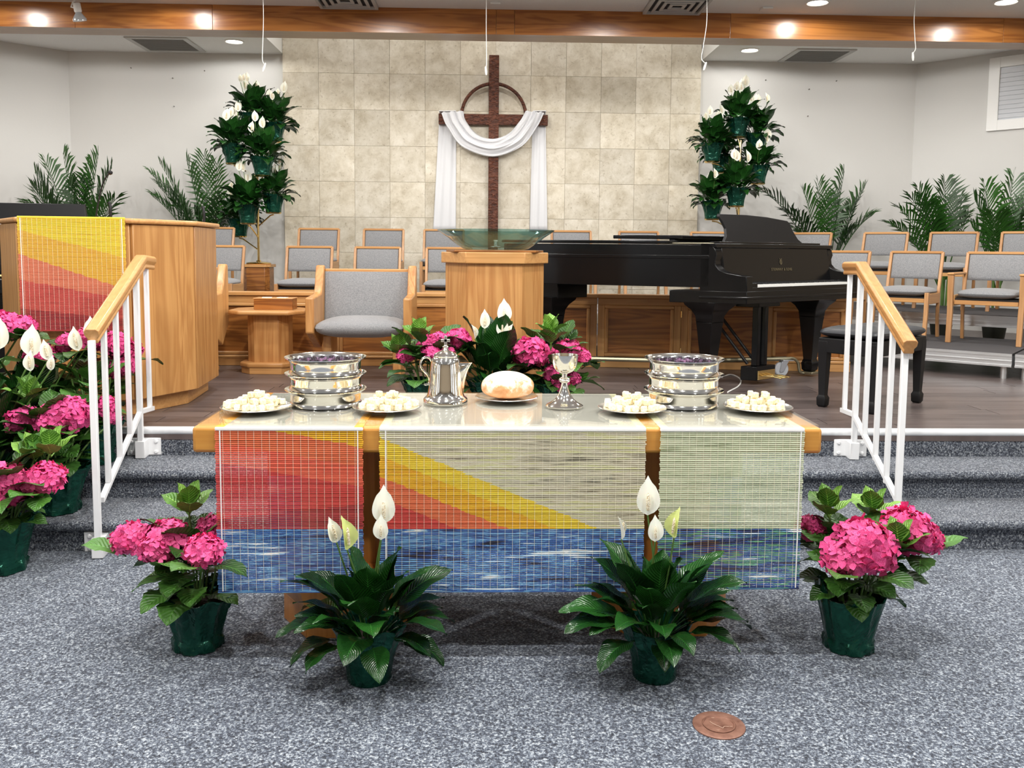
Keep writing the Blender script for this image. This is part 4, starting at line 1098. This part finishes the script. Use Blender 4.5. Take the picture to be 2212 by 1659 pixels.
# transport frame under the piano
ctr = (L1+L2+L3)/3
t = thing('piano_dolly', 'dull metal wheeled frame carrying the black grand piano', 'dolly', PO)
cz = Vector((ctr.x, ctr.y, .135))
for Lx in (L1, L2, L3):
    d = (Vector((Lx.x, Lx.y, 0))-Vector((cz.x, cz.y, 0))); e = Vector((Lx.x, Lx.y, 0)); dn = d.normalized()
    MB().tube([cz, e-dn*.20+Vector((0, 0, .135))], .017, 8).ob('arm', DULLBR, t)
    MB().tube(spline([e-dn*.20+Vector((0, 0, .138)), e-dn*.14+Vector((0, 0, .135)), e-dn*.10+Vector((0, 0, .10)), e-dn*.09+Vector((0, 0, .05)), e-dn*.075+Vector((0, 0, .028)), e-dn*.045+Vector((0, 0, .022))], 18), .011, 8).ob('strap', DULLBR, t)
    MB().box((-.05, -.05, .018), (.05, .05, .036)).ob('foot_cup', DULLBR, t, e, bevel=.004, rot=(0, 0, .68))
    c = e-dn*(.21 if Lx is not L3 else -.17)
    if Lx is L3: MB().tube([e+dn*.05+Vector((0, 0, .028)), e+dn*.09+Vector((0, 0, .12)), c+Vector((0, 0, .135))], .011, 8).ob('strap', DULLBR, t)
    s_ = Vector((dn.y, -dn.x, 0))
    MB().box((-.045, -.05, .122), (.045, .05, .130)).ob('caster_plate', STEEL, t, c, bevel=.002, rot=(0, 0, atan2(dn.y, dn.x)))
    wh = c-dn*.03
    mb = MB(); rings = []
    for w_, r in ((-.016, .03), (-.014, .05), (-.008, .056), (.008, .056), (.014, .05), (.016, .03)):
        rings.append([wh+s_*w_+dn*(r*cos(2*pi*k/24))+Vector((0, 0, .057+r*sin(2*pi*k/24))) for k in range(24)])
    mb.loft(rings).ob('wheel', RUBBER, t)
    for s in (-1, 1):
        pf = [(-.055, .045), (-.045, .035), (-.02, .04), (.02, .12), (-.035, .12)]
        MB().loft([[wh+dn*(.03+u)*1+s_*(s*(.019+k))+Vector((0, 0, z)) for u, z in pf] for k in (0, .004)]).ob('fork_plate', STEEL, t, bevel=.002)
# cable on the stage
tag(MB().tube(spline([G(1560, 814, ZS+.005), G(1580, 809, ZS+.005), G(1600, 820, ZS+.005), G(1595, 834, ZS+.005), G(1572, 847, ZS+.005)], 24), .005, 6).ob('power_cable', WIREW), 'thin white cable lying on the stage by the piano pedals', 'cable')

# bench
t = thing('piano_bench', 'black leather tufted piano bench with square tapered legs', 'bench', (2.25, 5.255, ZS), radians(40))
hl, hw = .325, .18
MB().box((-hl, -hw, .33), (hl, hw, .42)).ob('apron', BLACKM, t, bevel=.006)
rows = pad(0, 0, .452, hl+.018, hw+.018, .045, 4.5, 48, 14)
rows = [[(x, y, z-(.006*(1+cos(x*52))*(1+cos(y*60))*.5 if z > .465 else 0)) for x, y, z in r] for r in rows]
MB().grid(rows, close=True).ob('cushion', LEATH, t)
for sx in (-.2, 0, .2):
    for sy in (-.07, .07):
        MB().lathe([(.001, .492), (.009, .489), (.001, .496)], 8).ob('button', LEATH, t, (sx, sy, -.008))
def sring(h_, z): return [(-h_, -h_, z), (h_, -h_, z), (h_, h_, z), (-h_, h_, z)]
for sx in (-1, 1):
    for sy in (-1, 1):
        MB().loft([sring(h_, z) for h_, z in ((.018, 0), (.026, .012), (.028, .055), (.021, .07), (.02, .075), (.029, .345), (.029, .40))]).ob('leg', BLACKM, t, (sx*(hl-.028), sy*(hw-.028), 0), bevel=.002)
    MB().lathe([(.001, 0), (.02, 0), (.022, .02), (.016, .03), (.001, .03)], 16).ob('height_knob', BLACKM, t, (sx*hl, 0, .375), rot=(0, sx*pi/2, 0))

# ------------------------------------------------------------------ plants
def leafmesh(L, W, th0, bend, pet, mat, wave=0., cup=.25, nl=10, nw=5, tipk=.72, serr=0., seed=0):
    rnd = random.Random(seed); pts = []; x = z = 0.; N = 26; angs = []
    for i in range(N+1):
        s = i/N; a = th0+bend*s**1.6; angs.append(a); pts.append((x, z)); x += sin(a)*L/N; z += cos(a)*L/N
    def at(s):
        k = min(int(s*N), N-1); u = s*N-k; a = angs[k]
        return pts[k][0]+(pts[k+1][0]-pts[k][0])*u, pts[k][1]+(pts[k+1][1]-pts[k][1])*u, a
    mb = MB(); rows = []; uvs = []; tw = rnd.uniform(-.3, .3)
    if pet > .02:
        mb.tube([(at(pet*k/4)[0], 0, at(pet*k/4)[1]) for k in range(5)], [.0035, .003, .0028, .0026, .0024], 5)
    for i in range(nl+1):
        v = i/nl; s = pet+(1-pet)*v; px_, pz_, a = at(s)
        wv = W*(sin(pi*v**tipk)**.85 if 0 < v < 1 else 0)
        if serr and 0 < i < nl: wv *= 1+serr*(1 if i % 2 else -1)
        rr = []; uu = []
        for j in range(nw):
            u = j/(nw-1)*2-1
            up = cup*abs(u)*wv+wave*W*sin(v*13+u*2+seed)*abs(u)
            yy = u*wv
            nx, nz = -cos(a), sin(a)
            rr.append((px_+nx*up+tw*yy*v*nx, yy, pz_+nz*up+tw*yy*v*nz)); uu.append((u*.5+.5, v))
        rows.append(rr); uvs.append(uu)
    mb.grid(rows, uvs)
    return mb.mesh('leaf', mat, True, True)
LV = []
for k, (L, W, th0, bd, pe) in enumerate(((.30, .032, .10, .5, .35), (.32, .036, .25, .8, .38), (.30, .034, .45, 1.1, .36), (.27, .032, .65, 1.3, .36), (.25, .032, .85, 1.5, .36), (.22, .030, 1.05, 1.6, .34), (.31, .042, .05, .35, .45), (.20, .028, 1.2, 1.5, .32))):
    LV.append(leafmesh(L*1.03, W*1.52, th0, bd, pe, LILYL, .10, .22, seed=k))
def spathe_mesh(mat, L, W, cupd):
    rows = []
    for i in range(13):
        v = i/12; w_ = W*(sin(pi*v**.76)**.85 if 0 < v < 1 else 0)*(1 if v < .9 else .8); rr = []
        if v > .8: w_ *= .75
        for j in range(9):
            u = j/8*2-1; rr.append((u*w_, -cupd*W*(abs(u)**2)*sin(pi*min(1, v*1.1))+.12*L*v*v, v*L))
        rows.append(rr)
    return MB().grid(rows).mesh('spathe', mat)
SP = [spathe_mesh(SPATHE, .105, .031, .5), spathe_mesh(SPATHE, .085, .022, .8), spathe_mesh(SPATHG, .095, .024, 1.)]
SX = MB().lathe([(.001, 0), (.0045, .003), (.0052, .02), (.004, .045), (.001, .05)], 10).mesh('spadix', SPADIX)
def potmesh(rb, rt, h, pleat, flare, seed, band=True, pts=0.):
    rnd = random.Random(seed); n = 60; rings = []
    ph = [rnd.uniform(0, 6.28) for _ in range(4)]
    prof = [(rb*.9, 0.), (rb, .004), (rb*1.02, .02), (rb*(1.03), .035), (rb*.99, .045)] if band else [(rb*.95, 0.), (rb, .005), (rb*1.01, .03)]
    pleat *= 1.7
    for k in range(1, 9):
        u = k/8; prof.append((rb+(rt-rb)*u+flare*max(0, u-.7)/.3, .05+(h-.05)*u))
    for i, (r, z) in enumerate(prof):
        u = z/h; rr = []
        for j in range(n):
            a = 2*pi*j/n
            d = pleat*u*(sin(11*a+ph[0])+.6*sin(19*a+ph[1]))+(.004*sin(7*a+ph[2]+z*60)+.003*sin(15*a+z*90) if z < .045 and band else 0)
            zz = z+(pts*(max(0, sin(2*a+ph[3]))**3+.4*max(0, sin(5*a+ph[1]))**2) if i == len(prof)-1 else 0)
            rr.append(((r+d)*cos(a), (r+d)*sin(a), zz))
        rings.append(rr)
    inner = [[(x*.95, y*.95, z) for x, y, z in rings[-1]], [(x*.9, y*.9, z-.03) for x, y, z in rings[-2]]]
    mb = MB(); mb.grid([[(0, 0, .001)]*n]+rings+inner, close=True)
    return mb.mesh('foil_wrap', FOIL)
SOILM = MB().lathe([(.001, 0), (.9, 0), (1, -.1), (.001, -.1)], 24).mesh('soil', SOIL)
POTL = [potmesh(.070, .100, .172, .003, .010, s, False, .012) for s in (1, 2)]
OB = [('box', (-1.0, 2.776, .20), (.96, 3.47, .80)), ('box', (-.885, 2.92, 0), (-.27, 3.33, .26)), ('box', (.22, 2.92, 0), (.84, 3.33, .26)),
      ('box', (-1.885, 3.70, 0), (-1.74, 4.62, 1.36)), ('box', (1.70, 3.70, 0), (1.84, 4.62, 1.36)), ('box', (-.39, 5.01, .42), (.28, 5.6, 1.5))]
GROW = []
def near(loc, R_):
    out = []
    for o in OB:
        if o[0] == 'box': d = [max(o[1][k]-loc[k], loc[k]-o[2][k], 0) for k in range(3)]
        elif o[0] == 'cyl': d = [max(abs(loc[0]-o[1])-o[5], 0), max(abs(loc[1]-o[2])-o[5], 0), max(o[3]-loc[2], loc[2]-o[4], 0)]
        else: d = [max(min(o[1][k], o[2][k])-loc[k], loc[k]-max(o[1][k], o[2][k]), 0) for k in range(3)]
        if sqrt(sum(q*q for q in d)) < R_: out.append(o)
    return out
def hit(p, obs):
    g = 0 if p.y < 3.79 else .14 if p.y < 4.14 else .28 if p.y < 4.46 else .42
    if p.z < g+.004: return True
    for o in obs:
        if o[0] == 'box':
            if o[1][0] < p.x < o[2][0] and o[1][1] < p.y < o[2][1] and o[1][2] < p.z < o[2][2]: return True
        elif o[0] == 'cyl':
            if o[3] < p.z < o[4] and (p.x-o[1])**2+(p.y-o[2])**2 < o[5]**2: return True
        else:
            d = o[2]-o[1]; u = max(0, min(1, (p-o[1]).dot(d)/d.length_squared))
            if (p-o[1]-d*u).length < o[3]: return True
    return False
VC = {}
def lverts(m):
    if m.name not in VC: VC[m.name] = [v.co.copy() for v in m.vertices]
    return VC[m.name]
def try_leaf(t, loc, sc, obs, gen, up):
    from mathutils import Euler
    best = None
    for k in range(40):
        m, p, rot, s_ = gen()
        if k > 12: s_ = tuple(q*(.9 if k < 22 else .72 if k < 32 else .5) for q in s_)
        if k > 25: m = random.choice(up)
        M = Matrix.Translation(p) @ Euler(rot).to_matrix().to_4x4() @ Matrix.Diagonal((*s_, 1))
        n = sum(hit(loc+sc*(M @ v), obs) for v in lverts(m)) if obs or loc.z < .6 else 0
        if best is None or n < best[0]: best = (n, m, p, rot, s_)
        if n == 0: break
    return link('leaf', best[1], t, best[2], best[3], best[4])
def flower(t, p, base, kind, face=0., sc=1., lean=0.):
    p = Vector(p); base = Vector(base); m = (p+base)/2+Vector((random.uniform(-.01, .01), random.uniform(-.01, .01), .02))
    MB().tube(spline([base, m, p], 9), .0028, 6).ob('flower_stem', STEMG, t)
    f = link('spathe', SP[kind], t, p, (0, lean, face), sc)
    link('spadix', SX, f, (0, -.008, .014), (0, 0, 0))
def lily(loc, seed, label, flowers, sc=1., nl=30, group='potted peace lilies', spread=1., hz=1., auto=0, pot=0):
    random.seed(seed)
    t = thing('peace_lily', label, 'plant', loc, 0, group)
    t.scale = (sc,)*3
    link('foil_pot', POTL[pot], t, (0, 0, 0), (0, 0, seed))
    loc = Vector(loc); own = ('cyl', loc.x, loc.y, loc.z-.002, loc.z+.19*sc, .118*sc, seed); OB.append(own)
    link('soil', SOILM, t, (0, 0, .135), (0, 0, 0), (.075, .075, .1))
    def grow():
        random.seed(seed+500); obs = [o for o in near(loc, .62*sc) if o is not own]
        for i in range(nl):
            u = i/nl; k = [6, 0, 1, 1, 2, 2, 3, 3, 4, 4, 5, 7][min(11, int(u*12))]; st = [0]
            def gen():
                st[0] += 1; az = i*2.39996+random.uniform(-.3, .3)*(1+st[0]*.35); s = random.uniform(.82, 1.15); r = .015+.03*u
                return LV[k], Vector((r*cos(az), r*sin(az), .125)), (random.uniform(-.12, .12), random.uniform(-.12, .12), az), (s*spread, s, s*hz)
            try_leaf(t, loc, sc, obs, gen, (LV[6], LV[0], LV[1]))
        for i in range(auto):
            for k in range(60):
                az = random.uniform(0, 6.28); r = random.uniform(.03, .11) if k < 35 else random.uniform(.08, .17); z = random.uniform(.36, .48) if k < 35 else random.uniform(.2, .32)
                p = Vector((r*cos(az), r*sin(az)-.03, z)); b0_ = Vector((r*.2*cos(az), r*.2*sin(az), .15))
                pts = [p+Vector((dx, dy, dz)) for dx in (-.035, 0, .035) for dy in (-.02, .025) for dz in (0, .05, .1, .14)]+[b0_.lerp(p, q/8)+Vector((0, 0, .02*sin(pi*q/8))) for q in range(1, 9)]
                if not any(hit(loc+sc*q, obs) for q in pts): break
            flower(t, p, b0_, random.choice((0, 0, 1)), random.uniform(-.7, .7), random.uniform(.9, 1.2), random.uniform(-.15, .15))
    GROW.append(grow)
    for fl in flowers:
        w_ = Vector(fl[0])
        p = (w_-Vector(loc))/sc
        flower(t, p, (p.x*.15, p.y*.15, .15), fl[1], fl[2] if len(fl) > 2 else 0., fl[3] if len(fl) > 3 else 1., fl[4] if len(fl) > 4 else 0.)
    return t
lily((-.468, 2.675, 0), 21, 'peace lily in a green foil pot before the red and gold runner',
     [(P(829, 1131, 2.62), 0, .1, 1.12), (P(823, 1166, 2.6), 0, 0, .74), (P(727, 1172, 2.66), 1, .5, 1., -.25), (P(750, 1188, 2.62), 2, .9, 1.15, -.1)], 1.0, 42, spread=1.0, hz=.9)
lily((.435, 2.68, 0), 22, 'peace lily in a green foil pot before the gap beside the pale green runner',
     [(P(1399, 1113, 2.62), 0, -.1, 1.15), (P(1415, 1170, 2.6), 0, 0, .78), (P(1342, 1165, 2.66), 1, 1.3, .95, -.2), (P(1456, 1162, 2.62), 2, -.9, 1.05, .1)], 1.0, 46, spread=1.05, hz=.95, pot=1)

# hydrangeas
def headmesh(seed, nfl=84):
    rnd = random.Random(seed); mb = MB()
    for i in range(nfl):
        zz = 1-1.72*(i+.5)/nfl; r = sqrt(max(0, 1-zz*zz)); az = i*2.39996
        n = Vector((r*cos(az), r*sin(az), zz)); n = (n+Vector((rnd.uniform(-.42, .42), rnd.uniform(-.42, .42), rnd.uniform(-.42, .42)))).normalized()
        c = Vector((r*cos(az), r*sin(az), zz*.86))*rnd.uniform(.80, 1.0)
        a = n.cross(Vector((.3, .2, 1))).normalized(); b = n.cross(a); ro = rnd.uniform(0, 1.57); S = rnd.uniform(.26, .36)
        for k in range(4):
            an = ro+k*pi/2; d = a*cos(an)+b*sin(an); e = n.cross(d); l1 = rnd.uniform(-.10, .14); l2 = rnd.uniform(-.12, .12)
            vs = [c, c+d*S*.45+e*S*.40+n*(.06+l2)*S*2, c+d*S*.5+n*.02, c+d*S*.45-e*S*.40+n*(.06-l2)*S*2, c+d*S*.95+e*S*.42+n*l1, c+d*S*1.02+n*(l1-.03), c+d*S*.95-e*S*.42+n*l1]
            mb.add(vs, [(0, 1, 2), (0, 2, 3), (1, 4, 5, 2), (2, 5, 6, 3)])
    m = mb.mesh('flower_head', PETAL, False); m.shade_smooth(); return m
HM = [headmesh(s) for s in (1, 2, 3)]
HCORE = plain('flower_core', srgb(120, 22, 64), .9)  # darker colour stands in for deep shadow between the petals
CORE = MB().lathe([(.01, -.7)]+[(.74*sin(pi*k/10), -.74*cos(pi*k/10)*.9) for k in range(1, 10)]+[(.01, .68)], 16).mesh('flower_core', HCORE)
HL = [leafmesh(L*1.2, W*1.2, th, bd, .14, HYDL, .06, .16, 9, 5, .8, .05, seed=s) for s, (L, W, th, bd) in enumerate(((.125, .042, .7, .6), (.135, .045, 1.0, .7), (.14, .046, 1.25, .8), (.12, .043, 1.45, .9), (.105, .034, .3, .3)))]
YOUNG = mk_leaf('young_leaf', srgb(66, 116, 36), srgb(132, 178, 74), .42, 9., .6)
HLY = [leafmesh(L*1.15, W*1.2, th, bd, .14, YOUNG, .06, .16, 9, 5, .8, .05, seed=s) for s, (L, W, th, bd) in enumerate(((.105, .038, .3, .3), (.125, .042, .75, .6)))]
HPOT = [potmesh(.080, .112, .185, .004, .014, 4, True, .02), potmesh(.080, .108, .19, .003, .004, 5, True, .06), potmesh(.080, .106, .185, .004, .01, 6, True, .03)]
def hydrangea(loc, seed, label, heads, pot=0, nl=26, rad=.15, tint=(1, 1, 1), sc=1., extra=(), group='potted pink hydrangeas', z0=.18, z1=.38):
    random.seed(seed); loc = Vector(loc)
    t = thing('hydrangea', label, 'plant', loc, 0, group); t.scale = (sc,)*3
    own = ('cyl', loc.x, loc.y, loc.z-.002, loc.z+.21*sc, .132*sc, seed); OB.append(own); todo = []
    link('foil_pot', HPOT[pot], t, (0, 0, 0), (0, 0, seed*1.3)); link('soil', SOILM, t, (0, 0, .155), (0, 0, 0), (.095, .095, .1))
    for i, (hp, r) in enumerate(heads):
        p = (Vector(hp)-loc)/sc; rr = r/sc
        h = link('flower_head', HM[i % 3], t, p, (random.uniform(-.5, .5), random.uniform(-.4, .4), random.uniform(0, 6)), (rr, rr, rr*.9))
        k = random.uniform(.92, 1.06); h.color = (tint[0]*k, tint[1]*k, tint[2]*k, 1)
        link('flower_core', CORE, h)
        MB().tube(spline([(p.x*.15, p.y*.15, .13), (p.x*.5, p.y*.5, .13+(p.z-.13)*.55), (p.x, p.y, p.z-rr*.3)], 8), .004, 6).ob('stem', STEMG, t)
        for q in range(3):
            az = random.uniform(0, 6.28)
            todo.append((random.choice((1, 2, 3)), p.copy(), rr))
    def grow():
        random.seed(seed+700); obs = [o for o in near(loc+Vector((0, 0, .2)), .75*sc) if o is not own]
        for k, p, rr in todo:
            def gen():
                az = random.uniform(0, 6.28); s = random.uniform(.8, 1.1)
                return HL[k], Vector((p.x+.3*rr*cos(az), p.y+.3*rr*sin(az), p.z-rr*random.uniform(.75, 1.0))), (0, 0, az), (s, s, s)
            try_leaf(t, loc, sc, obs, gen, (HL[4], HL[0]))
        for i in range(nl):
            u = (i+.5)/nl; z = z0+(z1-z0)*u; st = [0]; k = 3 if u < .25 else 2 if u < .5 else 1 if u < .8 else 0
            def gen():
                st[0] += 1; az = i*2.39996+random.uniform(-.3, .3)*(1+st[0]*.35); s = random.uniform(.8, 1.15); r = rad*random.uniform(.15, .55)*(1-.35*u)
                return HL[k], Vector((r*cos(az), r*sin(az), z)), (random.uniform(-.2, .2), random.uniform(-.2, .2), az), (s, s, s)
            try_leaf(t, loc, sc, obs, gen, (HL[4], HL[0]))
    GROW.append(grow)
    for q in range(5):
        a = q*2*pi/5
        MB().tube(spline([(.02*cos(a), .02*sin(a), .12), (.05*cos(a), .05*sin(a), .2), (.08*cos(a), .08*sin(a), z1)], 6), .0035, 5).ob('stem', STEMG, t)
    for e in extra:                                          # young leaf rosettes
        p = (Vector(e)-loc)/sc
        for q in range(6):
            link('leaf', HLY[0 if q < 3 else 1], t, p+Vector((0, 0, -.02 if q >= 3 else 0)), (0, 0, q*2.1+seed), .85)
        MB().tube(spline([(p.x*.2, p.y*.2, .13), (p.x*.7, p.y*.7, .13+(p.z-.13)*.6), p], 8), .0038, 6).ob('stem', STEMG, t)
    return t
PXM = 1/F
hydrangea((-1.075, 2.905, 0), 3, 'pink hydrangea in a flared green foil pot beside the red runner',
          [(P(285, 1163, 2.88), .064), (P(358, 1165, 2.84), .076), (P(338, 1188, 2.79), .060), (P(440, 1190, 2.70), .061), (P(458, 1140, 2.98), .05)], 0, 40, .17, (1, 1, 1), extra=(P(408, 1100, 2.98), P(350, 1195, 2.95)))
hydrangea((1.14, 2.87, 0), 4, 'pink hydrangea in a crumpled green foil pot beside the pale green runner',
          [(P(1866, 1178, 2.76), .100), (P(1832, 1200, 2.76), .085), (P(1962, 1146, 2.86), .090), (P(1992, 1160, 2.86), .066), (P(1752, 1140, 2.98), .055)], 1, 40, .17, (1, .98, 1), extra=(P(1790, 1105, 2.95), P(1885, 1110, 2.98), P(1940, 1180, 2.78)))
hydrangea((-2.11, 3.62, 0), 5, 'pink hydrangea in a green foil pot on the carpet below the pulpit steps',
          [(P(97, 1035, 3.6), .082), (P(18, 1040, 3.6), .092), (P(2, 1070, 3.58), .07)], 2, 38, .17, extra=(P(75, 985, 3.72), P(110, 975, 3.7)), sc=1.12)
hydrangea((-2.05, 3.985, .14), 6, 'pink hydrangea in a green foil pot on the lowest step by the rail',
          [(P(55, 912, 3.95), .082), (P(145, 897, 3.95), .098), (P(110, 905, 3.93), .07), (P(226, 880, 4.18), .064), (P(243, 905, 4.16), .04)], 0, 40, .18, (.98, .95, 1.05), extra=(P(85, 965, 3.92), P(60, 860, 4.0)), sc=1.12)
hydrangea((-2.625, 4.33, .28), 7, 'pink hydrangea on the upper step at the outer pulpit corner', [(P(10, 705, 4.3), .085), (P(45, 708, 4.32), .07), (P(-30, 725, 4.3), .08), (P(88, 768, 4.3), .07)], 2, 38, .18, (.98, .95, 1.03), sc=1.12)
hydrangea((-2.035, 4.33, .28), 8, 'pink hydrangea on the upper step between pulpit and rail', [(P(252, 748, 4.46), .085), (P(266, 790, 4.50), .08), (P(190, 735, 4.42), .07), (P(145, 742, 4.4), .06), (P(284, 760, 4.62), .06)], 0, 40, .18, (.98, .95, 1.03), sc=1.12)
lily((-2.365, 3.985, .14), 31, 'peace lily on the lowest step between the pulpit hydrangeas', [(P(70, 770, 4.05), 0, .2, 1.05), (P(66, 802, 4.0), 1, .1, .85), (P(-2, 755, 4.05), 0, .3, 1.1), (P(105, 778, 4.0), 1, .4, .85, -.2), (P(110, 800, 3.98), 1, .2, .6, .1)], 1.35, 40)
lily((-2.325, 4.33, .28), 32, 'peace lily on the upper step behind the stair rail', [(P(170, 758, 4.25), 1, .2, 1.15, -.2), (P(197, 735, 4.3), 0, .5, .9)], 1.25, 40, pot=1)
hydrangea((-.43, 4.80, ZS), 9, 'pink hydrangea on the stage behind the silver pitcher', [(P(877, 768, 4.75), .05), (P(925, 742, 4.8), .06), (P(950, 735, 4.8), .055), (P(990, 732, 4.8), .068), (P(935, 765, 4.7), .055), (P(968, 762, 4.7), .04)], 0, 30, .22, (.98, .92, 1.05), sc=1.1, extra=(P(905, 725, 4.85), P(860, 760, 4.8)))
hydrangea((.27, 4.80, ZS), 10, 'pink hydrangea on the stage behind the silver chalice', [(P(1147, 762, 4.7), .10), (P(1225, 762, 4.8), .09), (P(1250, 772, 4.8), .065), (P(1198, 808, 4.7), .06), (P(1212, 830, 4.68), .055), (P(1236, 818, 4.72), .045)], 2, 30, .2, (1, .95, 1.02), sc=1.1, extra=(P(1190, 718, 4.8), P(1190, 735, 4.78)))
lily((-.07, 4.78, ZS), 33, 'peace lily on the stage behind the bread loaf', [(P(1047, 710, 4.7), 1, .1, 1.), (P(1089, 698, 4.72), 0, .1, 1.02), (P(1085, 727, 4.68), 0, 0, .85), (P(1026, 732, 4.7), 1, 1.2, .8, -.3), (P(1098, 729, 4.68), 1, -.8, .75, .3)], 1.25, 40)

# lily towers: brass stands with pots on trays
def tower(base, label, trays, side, seed, names):
    t = thing('brass_plant_stand', label, 'plant stand', base)
    B = Vector(base)
    MB().lathe([(.001, 0), (.13, 0), (.14, .008), (.13, .018), (.09, .024), (.03, .03), (.02, .045), (.001, .05)], 36).ob('base', BRASS, t)
    topz = max(P(x, y, Y).z for x, y, Y in trays)-B.z
    MB().tube([(0, 0, .02), (0, 0, topz-.02)], .013, 10).ob('pole', BRASS, t)
    OB.append(('cyl', B.x, B.y, B.z, B.z+topz, .02))
    random.seed(seed)
    for i, (x, y, Y) in enumerate(trays):
        p = P(x, y, Y); q = p-B
        tr = MB().lathe([(.001, 0), (.075, 0), (.084, .006), (.088, .016), (.084, .018), (.078, .008), (.001, .006)], 28).ob('tray', BRASS, t, q)
        z0 = max(q.z-.14, .12)
        MB().tube([(0, 0, z0), (q.x*.8, q.y*.8, q.z-.017), (q.x, q.y, q.z-.0085)], .008, 7).ob('arm', BRASS, t)
        OB.append(('cyl', p.x, p.y, p.z-.004, p.z+.022, .093)); OB.append(('cap', B+Vector((0, 0, z0)), p-Vector((0, 0, .012)), .014))
        lily((p.x, p.y, p.z+.0055), seed+i, 'peace lily, %s on the brass stand %s' % (names[i], side), [], 1.2, 60, 'lilies on the stand '+side, auto=(6, 6, 4, 3, 3, 3, 2)[i], pot=i % 2, spread=.88)
zst = pl_.z-.003
tower((pl_.x, YST, zst), 'brass tiered plant stand on the dark oak pedestal by the pulpit', [(545, 287, 10.15), (505, 356, 9.92), (593, 309, 10.1), (567, 382, 9.84), (591, 462, 10.0), (536, 485, 9.88), (517, 513, 10.2)], 'by the pulpit', 60, ('topmost', 'high and away from the stone wall', 'high and beside the stone wall', 'at middle height', 'low and beside the stone wall', 'low and in the middle', 'lowest'))
tower((pr_.x, YST, zst), 'brass tiered plant stand behind the black music desk', [(1594, 299, 10.05), (1538, 352, 10.0), (1634, 330, 10.15), (1556, 375, 10.3), (1636, 399, 10.1), (1590, 448, 9.88), (1538, 476, 10.05)], 'by the piano', 80, ('topmost', 'high and beside the stone wall', 'high and away from the stone wall', 'at middle height', 'low and away from the stone wall', 'low and in the middle', 'lowest'))
random.seed(99)
p = P(1640, 462, 10.0)

# palms
def frond(base, tip, arch, nleaf, ll, mat, rnd):
    base = Vector(base); tip = Vector(tip); d = tip-base
    c = base+d*.5+Vector((0, 0, arch)); mb = MB()
    def pt(s): return base*(1-s)**2+c*2*s*(1-s)+tip*s*s
    def tg(s): return ((c-base)*(1-s)+(tip-c)*s).normalized()
    mb.tube([pt(i/12) for i in range(13)], [.008-.0065*i/12 for i in range(13)], 5)
    for i in range(nleaf):
        s = .30+.70*(i+.5)/nleaf; o = pt(s); t_ = tg(s); L = ll*(sin(pi*(.18+.72*(s-.30)/.70))**.7)*rnd.uniform(.85, 1.1)
        sd = t_.cross(Vector((0, 0, 1)))
        if sd.length < .1: sd = Vector((1, 0, 0))
        sd.normalize(); upn = sd.cross(t_)
        for k in (-1, 1):
            ang = .95-.55*(s-.3)/.7
            dr = (t_*cos(ang)+sd*k*sin(ang)+upn*(.30+rnd.uniform(-.12, .12))).normalized()
            e1 = o+dr*L*.5; e2 = o+dr*L+Vector((0, 0, -.28*L*rnd.uniform(.5, 1.2))); wd2 = t_*(.018)
            n = len(mb.v)
            mb.add([o-wd2*.4, o+wd2*.4, e1+wd2, e2, e1-wd2], [(0, 1, 2, 4), (4, 2, 3)], [(.2, .2), (.8, .2), (.8, .6), (.5, 1), (.2, .6)])
    return mb
def palm(base, label, tips, seed, ll=.36, arch=.16):
    rnd = random.Random(seed); B = Vector(base)
    t = thing('parlour_palm', label, 'plant', B, 0, 'potted palms')
    MB().lathe([(.001, 0), (.10, 0), (.13, .22), (.14, .24), (.12, .24), (.11, .2), (.001, .2)], 28).ob('pot', plain('dark_pot', srgb(40, 44, 38), .5), t)
    for k in range(4):
        a = k*1.57+seed; MB().tube([(.03*cos(a), .03*sin(a), .18), (.05*cos(a), .05*sin(a), .75)], .012, 7).ob('cane', STEMG, t)
    for x, y, Y in tips:
        p = P(x, y, Y)-B; b = Vector((p.x*.06+rnd.uniform(-.03, .03), p.y*.06, .95-B.z+rnd.uniform(0, .2)))
        hor = sqrt(p.x**2+p.y**2)
        frond(b, p, arch*(.4+hor*1.0)+.06, 17, ll, PALML, rnd).ob('frond', PALML, t, uv=True)
def fan(pts, Y, n, seed):
    r = random.Random(seed); return [(x, y, Y+r.uniform(-n, n)) for x, y in pts]
g = P(170, 500, 9.75); palm((g.x, 9.75, ZS), 'feathery green palm behind the organ console', fan([(68, 400), (80, 420), (100, 352), (75, 372), (136, 330), (170, 395), (213, 332), (242, 362), (60, 445), (248, 432), (200, 350), (225, 445), (110, 455)], 9.7, .3, 1), 1)
g = P(455, 520, 10.57); palm((g.x, 10.57, ZS), 'feathery green palm between the pulpit and the lily tower', fan([(325, 375), (342, 402), (345, 352), (402, 345), (440, 335), (468, 352), (375, 442), (500, 470), (370, 415), (420, 460), (480, 430), (330, 425)], 10.52, .1, 2), 2)
g = P(1790, 560, 10.55); palm((g.x, 10.55, ZS), 'feathery green palm between the music desk and the choir chairs', fan([(1652, 415), (1735, 412), (1768, 396), (1824, 370), (1868, 405), (1884, 466), (1700, 460), (1850, 440), (1840, 500), (1720, 500), (1790, 430)], 10.52, .1, 3), 3)
g = P(2040, 560, 9.7); palm((g.x, 9.7, ZS), 'broad dark palm behind the upper choir chairs', fan([(1928, 488), (1985, 412), (2042, 393), (2005, 445), (1970, 430), (2090, 470), (1960, 520), (2070, 430), (2010, 500), (1945, 455)], 9.75, .25, 4), 4)
g = P(2150, 560, 9.3); palm((g.x, 9.25, ZS), 'tall dark palm beside the framed window wall', fan([(2128, 402), (2190, 380), (2212, 440), (2105, 430), (2225, 500), (2195, 470), (2150, 470), (2240, 420), (2100, 490), (2195, 520)], 9.15, .22, 5), 5)

for gr in GROW: gr()
